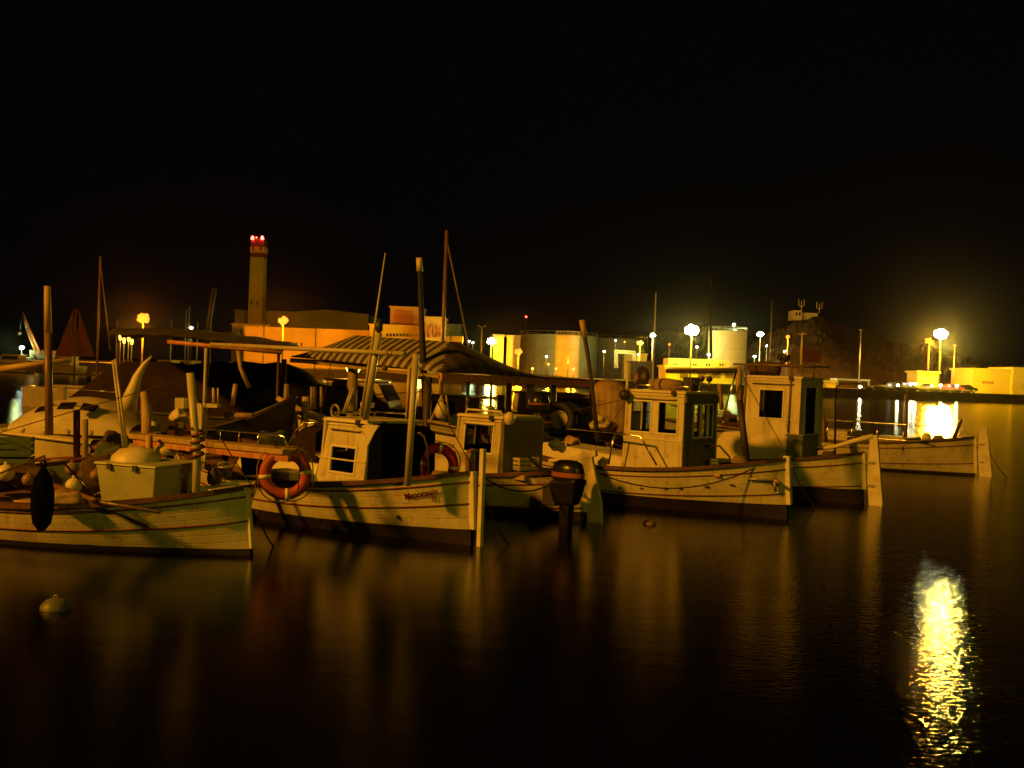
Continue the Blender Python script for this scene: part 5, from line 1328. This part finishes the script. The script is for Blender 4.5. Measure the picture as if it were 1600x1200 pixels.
# ------------------------------------------------------------------ boats beyond the pier
def motorboat(label, c, heading, L=6.0, beam=2.2, fb=.8, bow=1.15, m='dull_white', cab=None, screen=True, foul='antifoul_dark', rail=False, cover=None, grp='motor boats moored beyond the pier', name='motor_boat', stripe=None, outboard=False):
    t = thing(name, label, 'boat', (c.x, c.y, 0), R(heading), grp); n = 18; k = 8   # +x to the bow, origin amidships
    def hb(u): return beam / 2 * (1 if u < .45 else max(.015, 1 - ((u - .45) / .55) ** 2.4))
    def sh(u): return fb + (bow - fb) * max(0, u) ** 1.8
    def pt(u, v, s): z = -.3 + (sh(u) + .3) * v; w = hb(u) * (.55 + .45 * v ** .8) if v > 0 else hb(u) * .4; return Vector((-L / 2 + u * L * (.92 + .08 * v), s * w, z))
    for nm, lo, hi, mm in (('hull', .3, 1, m), ('underwater_hull', 0, .3, foul)):
        mb = MB()
        for s in (1, -1):
            rows = []
            for i in range(n + 1):
                r_ = [pt(i / n, lo + (hi - lo) * j / k, s) for j in range(k + 1)]
                rows.append(r_ if s > 0 else r_[::-1])
            mb.grid(rows)
        mb.grid([[pt(0, lo + (hi - lo) * j / k, 1) for j in range(k + 1)], [pt(0, lo + (hi - lo) * j / k, -1) for j in range(k + 1)]], smooth=False)
        obj(nm, mb, mm, t, local=True)
    rows = [[(pt(i / n, .96, 1).x, max(.01, pt(i / n, .96, 1).y - .02) * q, sh(i / n) - .06) for q in (1, .5, 0, -.5, -1)] for i in range(n + 1)]
    obj('deck', MB().grid(rows), m, t, local=True)
    mb = MB()
    for s in (1, -1): mb.tube([pt(i / n, .97, s) + Vector((0, s * .01, 0)) for i in range(n + 1)], .03, 6)
    obj('rub_rail', mb, stripe or 'dark_wood', t, local=True)
    if cab:
        x0, x1, hw, h, cm = cab; z0 = sh((x0 + x1) / 2 / L + .5) - .08
        mb = MB(); mb.hexa([(x0, -hw, z0), (x1, -hw, z0), (x1, hw, z0), (x0, hw, z0), (x0 + .05, -hw * .9, z0 + h), (x1 - h * .55, -hw * .85, z0 + h), (x1 - h * .55, hw * .85, z0 + h), (x0 + .05, hw * .9, z0 + h)])
        c_ = obj('cabin', mb, cm, t, local=True, bevel=.04)
        for s in (1, -1):
            a, b_ = x0 + .2, x1 - h * .5; yb = hw * .965 * s + s * .012; yt = hw * .91 * s + s * .014
            mb = MB(); q = [(a, yb, z0 + h * .45), (b_ - .05, yb, z0 + h * .45), (b_ - h * .22, yt, z0 + h * .85), (a + .05, yt, z0 + h * .85)]
            mb.prism(q if s < 0 else q[::-1], (0, -s * .02, 0)); obj('window', mb, 'window_dark', t, local=True)
        mb = MB(); q = [(x1 - h * .18, -hw * .8, z0 + h * .40), (x1 - h * .18, hw * .8, z0 + h * .40), (x1 - h * .47, hw * .75, z0 + h * .9), (x1 - h * .47, -hw * .75, z0 + h * .9)]
        mb.prism(q, (.02, 0, .02)); obj('windscreen', mb, 'window_dark', t, local=True)
        obj('cabin_roof', MB().box((x0 - .15, -hw * .95, z0 + h + .003), (x1 - h * .5, hw * .95, z0 + h + .05)), cm, t, local=True, bevel=.02)
    if cover:
        x0, x1, hw, h, cm = cover; z0 = sh(.3) - .05; rows = []
        for i in range(13):
            u = i / 12; x = x0 + (x1 - x0) * u; hh = h * (min(1, 4 * min(u + .04, 1.02 - u)) ** .5)
            rows.append([(x, hw * y * (1.0 if abs(y) < 1 else 1.0), z0 + hh * (1 - abs(y) ** 3) + .03 * math.sin(i * 2.1 + y * 3)) for y in (-1, -.93, -.7, -.35, 0, .35, .7, .93, 1)])
        obj('cover', MB().grid(rows), cm, t, local=True)
    if rail:
        mb = MB(); pts = []
        for i in range(8, n):
            p = pt(i / n, 1, 1); pts.append(Vector((p.x, p.y * .92, p.z + .38)))
            if i % 3 == 0: mb.tube([p, pts[-1]], .011, 5)
        mb.tube(pts, .014, 6); mb.tube([Vector((p.x, -p.y, p.z)) for p in pts], .014, 6)
        obj('bow_rail', mb, 'chrome', t, local=True)
    if outboard:
        o = obj('outboard_motor', MB().hexa([(-L/2 - .35, -.12, -.3), (-L/2 - .1, -.12, -.3), (-L/2 - .1, .12, -.3), (-L/2 - .35, .12, -.3), (-L/2 - .4, -.13, fb + .05), (-L/2 - .05, -.13, fb + .05), (-L/2 - .05, .13, fb + .05), (-L/2 - .4, .13, fb + .05)]), 'cowl_black', t, local=True, bevel=.03)
        obj('cowling', MB().lathe((-L/2 - .24, 0, fb + .05), [(.2, 0), (.23, .15), (.2, .32), (.1, .4), (.01, .41)], 14), 'cowl_black', o, local=True)
    return t, pt, sh
# M1: big cream motor boat with the curved tusk prow at left
c = P(118, 660, 17.5)
t, pt, sh = motorboat('large cream motor boat at left whose prow rises as a long curved tusk', c, -12, L=3.4, beam=1.7, fb=1.02, bow=.78, m='cream_paint', stripe='cream_paint')
tusk = [P(198, 640, 17.0), P(207, 612, 17.0), P(215, 588, 17.0), P(225, 570, 17.0), P(237, 556, 17.0)]
mb = MB(); mb.tube(tusk, [.16, .11, .075, .045, .012], 12); obj('prow_tusk', mb, 'cream_paint', t)
a0 = P(60, 622, 17.3)
rows = []
for i in range(17):
    u = i / 16; q = P(14 + 190 * u, 636, 17.4); hgt = .9 * (P(100, 613, 17.4).z - .95) * (math.sin(math.pi * (.06 + .9 * u)) ** .55)
    rows.append([(q.x, q.y + .75 - .8 * math.cos(math.pi * k / 10), .93 + hgt * math.sin(math.pi * k / 10) ** .7) for k in range(11)])
obj('cabin_crown', MB().grid(rows), 'dull_white', t)
for i in (3, 6, 9):
    w_ = [rows[i][2], rows[i + 2][2], rows[i + 2][3], rows[i][3]]; nn_ = Vector((0, -.012, .004))
    obj('window', MB().prism([Vector(p) + nn_ for p in w_], (0, -.01, .003)), 'window_dark', t)
for k in range(5): obj('toe_rail_stud', MB().tube([Vector(rows[3 * k + 2][0]) + Vector((0, -.02, 0)), Vector(rows[3 * k + 2][0]) + Vector((0, -.02, .10))], .012, 6), 'chrome', t)
obj('bow_rail', MB().tube([P(20, 600, 17.2), P(60, 604, 17.2), P(120, 607, 17.2), P(185, 613, 17.2)], .014, 6).tube([P(100, 605, 17.2), P(101, 622, 17.2)], .012, 5), 'chrome', t)
obj('cleat_post', MB().box(tuple(P(97, 616, 17.1) - Vector((.06, .06, .1))), tuple(P(97, 603, 17.1) + Vector((.06, .06, 0)))), 'post_paint', t)
# dinghy with mast, left
c = P(84, 700, 14.6)
t, pt, sh = motorboat('small clinker dinghy with a tall varnished mast at far left', c, 10, L=1.7, beam=1.0, fb=.72, bow=.92, m='cream_paint', grp=None, name='dinghy', stripe='strake_red')
q0 = P(77, 680, 14.7); q1 = P(75, 520, 14.7); q2 = P(74, 447, 14.7)
obj('mast', MB().tube([q0, q1], [.058, .055], 10), 'mast_varnish', t); obj('mast_head', MB().tube([q1, q2], [.056, .045], 10), 'pale_wood', t)
obj('thwart', MB().box((-.1, -.4, .70), (.15, .4, .74)), 'pale_wood', t, local=True)
pole_thing('spar', 'pale round spar reaching in from the left edge behind the tall mast', 'spar', [P(-30, 581, 15.3), P(112, 562, 15.3)], [.055, .045], 'pale_wood')
# dark covered boats
motorboat('big dark brown covered cruiser left of the striped canopy', P(275, 640, 25), 172, L=5.0, beam=2.6, fb=1.0, bow=1.2, m='olive_hull', cover=(-2.3, 2.4, 1.3, 1.25, 'brown_canvas'))
t_, _, _ = motorboat('dark olive boat with a flared bow behind the gangway rail', P(360, 660, 18.5), 12, L=2.4, beam=1.5, fb=.95, bow=1.75, m='olive_hull', grp='dark boats beyond the pier')
obj('hull_pipe', MB().tube([P(353, 649, 17.6), P(396, 650, 17.4)], .055, 10), 'post_paint', t_)
motorboat('black hulled cruiser filling the dark gap under the awning', P(385, 620, 26), 178, L=4.4, beam=2.4, fb=1.4, bow=1.9, m='black_hull', cover=(-1.9, 1.6, 1.1, .9, 'navy_canvas'))
motorboat('black hulled launch left of the thick canopy post', P(480, 610, 25), 176, L=2.6, beam=2.0, fb=1.7, bow=2.1, m='black_hull', grp='dark boats beyond the pier')
# boats under the canopy
motorboat('orange lit motor cruiser with raked bow behind the thick canopy post', P(590, 625, 26), -8, L=2.6, beam=1.8, fb=1.15, bow=1.35, m='dull_white', cab=(-1.1, .6, .7, .8, 'dull_white'), rail=True)
motorboat('white bowed boat with a long plank bowsprit behind the small wheelhouse', P(545, 655, 20.5), 172, L=2.2, beam=1.3, fb=1.05, bow=1.25, m='cream_paint')
pole_thing('bowsprit_plank', 'long pale plank sloping up left above the spray hood', 'plank', [P(520, 660, 19.3), P(470, 642, 19.3), P(433, 622, 19.3)], [.09, .065, .05], 'pale_wood')
motorboat('cream launch right of the white awning pole', P(690, 650, 24), 160, L=3.0, beam=1.7, fb=.95, bow=1.3, m='pale_canvas', cab=(-.8, .5, .6, .7, 'dull_white'))
motorboat('low white launch with a rail beyond the outboard rack', P(760, 660, 29), 10, L=3.6, beam=1.8, fb=.85, bow=1.15, m='dull_white', rail=True)
motorboat('cream motor boat with a raised cabin beside the tyre stack', P(895, 640, 27), 5, L=4.2, beam=2.0, fb=1.25, bow=1.4, m='dull_white', cab=(-1.6, .8, .75, .55, 'dull_white'), rail=True)
motorboat('small motor boat below the raised cabin boat', P(905, 690, 20.5), 150, L=2.2, beam=1.2, fb=.75, bow=1.0, m='dull_white', outboard=True)
# tent like winter cover boat
t_, _, _ = motorboat('boat under a tall pale tarpaulin tent left of the tall wheelhouse', P(958, 660, 24), 160, L=3.4, beam=1.9, fb=.9, bow=1.2, m='dull_white')
mb = MB(); rows = []
for i in range(17):
    u = i / 16; x = P(922 + 58 * u, 640, 23.5); zt = P(950, 592 + 4 * abs(u - .5) - 0, 23.5).z - .25 * (abs(u - .5) * 2) ** 3
    w_ = .03 * math.sin(i * 2.3)
    rows.append([Vector((x.x, x.y + yy, z_)) for yy, z_ in ((-.62 + w_, 1.0), (-.55 + w_, 1.7), (-.32, zt - .1), (0, zt), (.35, zt - .1), (.6, 1.2))])
obj('tarpaulin', MB().grid(rows), 'pale_canvas', t_)
motorboat('white cabin cruiser behind the tall wheelhouse and mast', P(1130, 655, 27), 168, L=3.2, beam=2.0, fb=.9, bow=1.2, m='dull_white', rail=True)
motorboat('small tan boat between the wheelhouse window and the white awning pole', P(700, 640, 21), 150, L=1.6, beam=1.1, fb=1.0, bow=1.2, m='cream_paint', grp=None)
motorboat('white tender with low cabin beyond the far right fishing boat mast', P(1300, 690, 29.5), 150, L=3.8, beam=1.8, fb=.75, bow=1.0, m='cream_paint')
# tyres and outboards on the pier
def tyre(label, c, nrm, r=.26):
    t = thing('tyre', label, 'tyre', c, 0, 'old tyres and motors on the pier'); q = Vector((0, 0, 1)).rotation_difference(Vector(nrm)).to_matrix()
    obj('rubber', MB().tube([c + q @ Vector((r * math.cos(a_), r * math.sin(a_), 0)) for a_ in [2 * math.pi * k / 28 for k in range(28)]], .10, 10, closed=True), 'black_rubber', t)
    obj('rim', MB().lathe(c, [(.01, 0), (r - .09, .0)], 20, axis=nrm), 'galv', t)
tyre('large dark tyre leaning against the thin steel post', P(873, 655, 21.5), (-.35, -1, .1), .30)
tyre('second dark tyre just right behind the large one', P(889, 656, 21.9), (-.2, -1, .1), .30)
for i, (px, py, lb) in enumerate(((842, 640, 'black outboard motor on a rack left of the tyres'), (846, 668, 'lower black outboard motor left of the thin steel post'))):
    q = P(px, py, 20.3); t = thing('outboard_motor', lb, 'outboard motor', q, 0, 'old motors stored on the pier')
    obj('cowling', MB().lathe(q + Vector((0, 0, -.05)), [(.12, 0), (.2, .05), (.22, .2), (.18, .34), (.06, .4), (.01, .4)], 14), 'cowl_black', t)
    obj('motor_leg', MB().hexa([(q.x - .04, q.y - .05, q.z - .6), (q.x + .1, q.y - .05, q.z - .6), (q.x + .1, q.y + .05, q.z - .6), (q.x - .04, q.y + .05, q.z - .6), (q.x - .12, q.y - .1, q.z - .05), (q.x + .14, q.y - .1, q.z - .05), (q.x + .14, q.y + .1, q.z - .05), (q.x - .12, q.y + .1, q.z - .05)]), 'cowl_black', t)
    obj('badge_band', MB().lathe(q + Vector((0, 0, .1)), [(.215, 0), (.222, .04)], 14), 'cowl_band', t)
# wooden frame rack right of the white pole
t = thing('trestle', 'pale slanted trestle frame holding a round pale fender', 'trestle', P(700, 668, 18.5))
obj('frame', MB().tube([P(672, 660, 18.5), P(690, 618, 18.5), P(697, 618, 18.5), P(703, 662, 18.5), P(672, 660, 18.5)], .022, 6), 'pale_wood', t)
obj('ledge', MB().bar(P(668, 657, 18.5), P(704, 663, 18.5), .2, .04), 'pale_wood', t)
fender('round pale fender resting inside the slanted trestle', P(690, 628, 18.4), .32, .12, 'cream_paint')
# engines / pot heaps on the pier for the busy middle
rnd = random.Random(21)
for i, (px, py, d, r, m, lb) in enumerate([
    (872, 698, 17.2, .13, 'cream_paint', 'small cream sack beside the pale sack'),
    (893, 690, 18, .11, 'pink_fender', 'pinkish bundle below the tyres'), 
    (938, 660, 20, .18, 'cream_paint', 'cream bundle under the tarpaulin tent'), (955, 668, 20, .13, 'net_brown', 'brown net bundle under the tarpaulin tent'),
    (430, 690, 15.5, .22, 'net_green', 'green net bundle behind the end of the gangway'), (420, 620, 22, .25, 'brown_canvas', 'brown bundle between the dark hulls'),
    (280, 650, 19, .15, 'cream_paint', 'cream bundle catching light under the awning'),
    (285, 700, 15, .12, 'net_brown', 'brown net bundle right of the crosswise fender'), (175, 690, 15.5, .2, 'net_brown', 'brown bundle behind the thin leaning poles'),
    (160, 700, 15.2, .18, 'gunwale_wood', 'reddish brown bundle left of the leaning poles'), (1140, 652, 22, .15, 'net_brown', 'brown bundle right of the brown glazed door'),
    (770, 650, 20, .1, 'pale_canvas', 'small pale bundle above the wide cabin window')]):
    p = P(px, py, d); pile('bundle', lb, 'bundle', p - Vector((0, 0, r)), r * 1.2, r, r, m, 30 + i)
# gear on the pier: rods, posts, masts
for (pts, r, m, nm, lb, ct) in [
    (((368, 600, 17.5), (363, 634, 17.5)), .04, 'pale_wood', 'fender_board', 'short leaning pale board by the dark flared bow', 'board'),
    (((372, 548, 19), (376, 575, 19), (389, 606, 19)), .04, 'pale_wood', 'davit', 'curved pale davit hanging below the awning edge', 'davit'),
    (((448, 600, 20), (446, 640, 20)), .05, 'post_paint', 'twin_post', 'left of two short posts left of the sloping plank', 'post'),
    (((487, 604, 20), (487, 640, 20)), .03, 'post_paint', 'twin_post', 'left thin steel pin above the sloping plank', 'post'),
    (((492, 604, 20), (492, 640, 20)), .03, 'post_paint', 'twin_post', 'middle thin steel pin above the sloping plank', 'post'),
    (((502, 604, 20), (502, 636, 20)), .03, 'post_paint', 'twin_post', 'right thin steel pin above the sloping plank', 'post'),
    (((536, 645, 15.2), (550, 606, 15.2)), .018, 'pole_white', 'thin_rod', 'left one of two thin rods rising from the small wheelhouse roof', 'rod'),
    (((539, 645, 15.2), (553, 606, 15.2)), .018, 'pole_white', 'thin_rod', 'right one of two thin rods rising from the small wheelhouse roof', 'rod'),
    (((478, 620, 19), (476, 658, 19), (470, 690, 17)), .07, 'pale_wood', 'mooring_post', 'pale wooden post behind the sloping plank', 'post'),
    (((783, 617, 22), (783, 655, 22)), .08, 'dark_wood', 'mooring_post', 'dark wooden post between the lamp reflections and cabin', 'post'),
    (((1111, 560, 60), (1110, 432, 60)), .08, 'dark_wood', 'mast', 'faint brown mast rising right of the biggest lamp', 'mast'),
    (((318, 548, 50), (335, 450, 50)), .12, 'dark_wood', 'spar', 'dim brown slanting spar left of the chimney', 'spar'),
    (((1128, 640, 23), (1124, 600, 23)), .05, 'post_paint', 'mooring_post', 'dim post behind the dark mast of the tall wheelhouse boat', 'post'),
    (((1277, 615, 26), (1283, 655, 26), (1287, 690, 26)), .10, 'pale_wood', 'mooring_post', 'curved pale wooden post behind the roof arch boat', 'post')]:
    pole_thing(nm, lb, ct, [P(*p) for p in pts], r if isinstance(r, list) else [r] * len(pts), m)
t = thing('mast', 'crooked leaning dark mast with a pale lit top right of the canopy', 'mast', P(934, 690, 19))
obj('pole', MB().tube([P(914, 528, 19), P(922, 580, 19), P(927, 620, 19), P(934, 690, 19)], [.042, .04, .04, .048], 9), 'dark_wood', t)
obj('mast_head', MB().tube([P(909, 500, 19), P(914, 528, 19)], .055, 9), 'pale_wood', t)  # top end coloured paler, its lit look put into the material
t = thing('mast', 'tall black mast with a white top behind the striped canopy', 'mast', P(668, 690, 19.2))
obj('pole', MB().tube([P(668, 690, 19.2), P(661, 560, 19.2), P(656, 424, 19.2)], [.075, .065, .045], 9), 'antifoul_dark', t)
obj('mast_head', MB().tube([P(656, 424, 19.2), P(655, 403, 19.2)], [.062, .06], 10), 'cream_paint', t)
# red furled sail and other sailing boats
def sailboat(label, px, yt, D, mr=.07, stay=None, m='galv', L=5, hd=None, sail=False):
    q = P(px, yt, D); t = thing('sailing_boat', label, 'sailing boat', (q.x, q.y, 0), R(170), 'sailing boats moored in the far left of the harbour' if D > 60 else None)
    n = 12; mb = MB()
    for s in (1, -1):
        rows = []
        for i in range(n + 1):
            u = i / n; hb = .85 * max(.02, math.sin(math.pi * (.18 + .82 * u)) ** .7); r_ = [(-L * .5 + L * u, s * hb * (.5 + .5 * v), -.2 + v * (.85 + .2 * u)) for v in (0, .4, .8, 1)]
            rows.append(r_ if s > 0 else r_[::-1])
        mb.grid(rows)
    obj('hull', mb, 'dull_white', t, local=True)
    obj('deck', MB().grid([[(-L * .5 + L * i / n, s * .8 * max(.02, math.sin(math.pi * (.18 + .82 * i / n)) ** .7), .60 + .2 * i / n) for s in (-1, 0, 1)] for i in range(n + 1)]), 'dull_white', t, local=True)
    obj('coach_roof', MB().box((-1, -.5, .6), (1, .5, 1.0)), 'dull_white', t, local=True, bevel=.05)
    obj('mast', MB().tube([(q.x, q.y, .6), q], [mr, mr * .8], 8), m, t)
    obj('boom', MB().tube([(0, 0, 1.5), (-L * .4, 0, 1.5)], mr * .8, 7), m, t, local=True)
    if stay: obj('forestay', MB().tube([q - Vector((0, 0, .25)), P(*stay)], mr * .45, 6), m, t)
    if sail:
        rows = []
        for i in range(11):
            v = i / 10; row = []
            for j in range(9):
                u = j / 8; wv = .12 * math.sin(u * 9 + v * 3); x = (-1 + 2 * u) * (.80 * (1 - v) ** .8 + .08) ; row.append(Vector((q.x + x, q.y + wv, 2.3 + (q.z - 2.3) * v)))
            rows.append(row)
        obj('sail', MB().grid(rows), 'red_cloth', t)
    return t
sailboat('boat with the tallest mast and a long sloping forestay behind the striped canopy', 698, 360, 30, .065, (733, 545, 30), 'mast_varnish')
t = sailboat('boat with a tall bare mast and stay at left of the orange lamp', 157, 400, 42, .055, (172, 548, 42), 'mast_varnish')
sailboat('boat hung with a faint dark red sail at far left', 119, 482, 44, .05, None, 'dark_wood', sail=True)
for px, yt, D, lb in ((183, 500, 95, 'boat with a short white mast just left of the orange lamp'), (268, 500, 95, 'boat with a short white mast right of the orange lamp'), (291, 484, 100, 'boat with a slim mast immediately left of the small white lamp'), (296, 478, 100, 'boat with the taller slim mast at the small white lamp'), (309, 503, 100, 'boat with a faint short mast right of the small white lamp'), (330, 502, 92, 'boat with a white mast between the spar and the annex'), (374, 496, 95, 'boat with a white mast before the cream annex'), (413, 500, 90, 'boat with an orange lit mast in front of the chimney base'), (494, 510, 90, 'boat with a thin mast before the warehouse wall'), (1206, 470, 90, 'boat with a tall thin mast right of the white tank lamp')):
    sailboat(lb, px, yt, D, .06)
# low quay side boats far left as lit specks
for i, (px, lb) in enumerate(((12, 'leftmost low orange lit boat at the left frame edge'), (95, 'orange lit boat low beyond the tall varnished mast'), (255, 'orange lit launch beyond the dark covered cruiser'), (290, 'second orange lit launch under the awning edge'), (345, 'white lit launch under the awning beside its pole'))):
    motorboat(lb, P(px, 600, 122 + i * 2), 170 - 8 * i, L=6, beam=2.2, fb=1.1, bow=1.5, m='wall_cream', cab=(-2, 1, .8, 1.1, 'wall_cream'), grp='lit launches moored in the far left of the harbour')

# ------------------------------------------------------------------ night haze over the harbour
m = bpy.data.materials.new('haze'); m.use_nodes = True
n = m.node_tree.nodes; l = m.node_tree.links
n.remove(n['Principled BSDF'])
pv = n.new('ShaderNodeVolumePrincipled')
pv.inputs['Color'].default_value = (0.9, 0.88, 0.82, 1)
pv.inputs['Density'].default_value = 0.000017
pv.inputs['Anisotropy'].default_value = 0.968
l.new(pv.outputs[0], n['Material Output'].inputs['Volume'])
MATS['haze'] = m
obj('haze', MB().box((-760, -60, -2.0), (760, 1150, 90)), 'haze', kind='stuff')
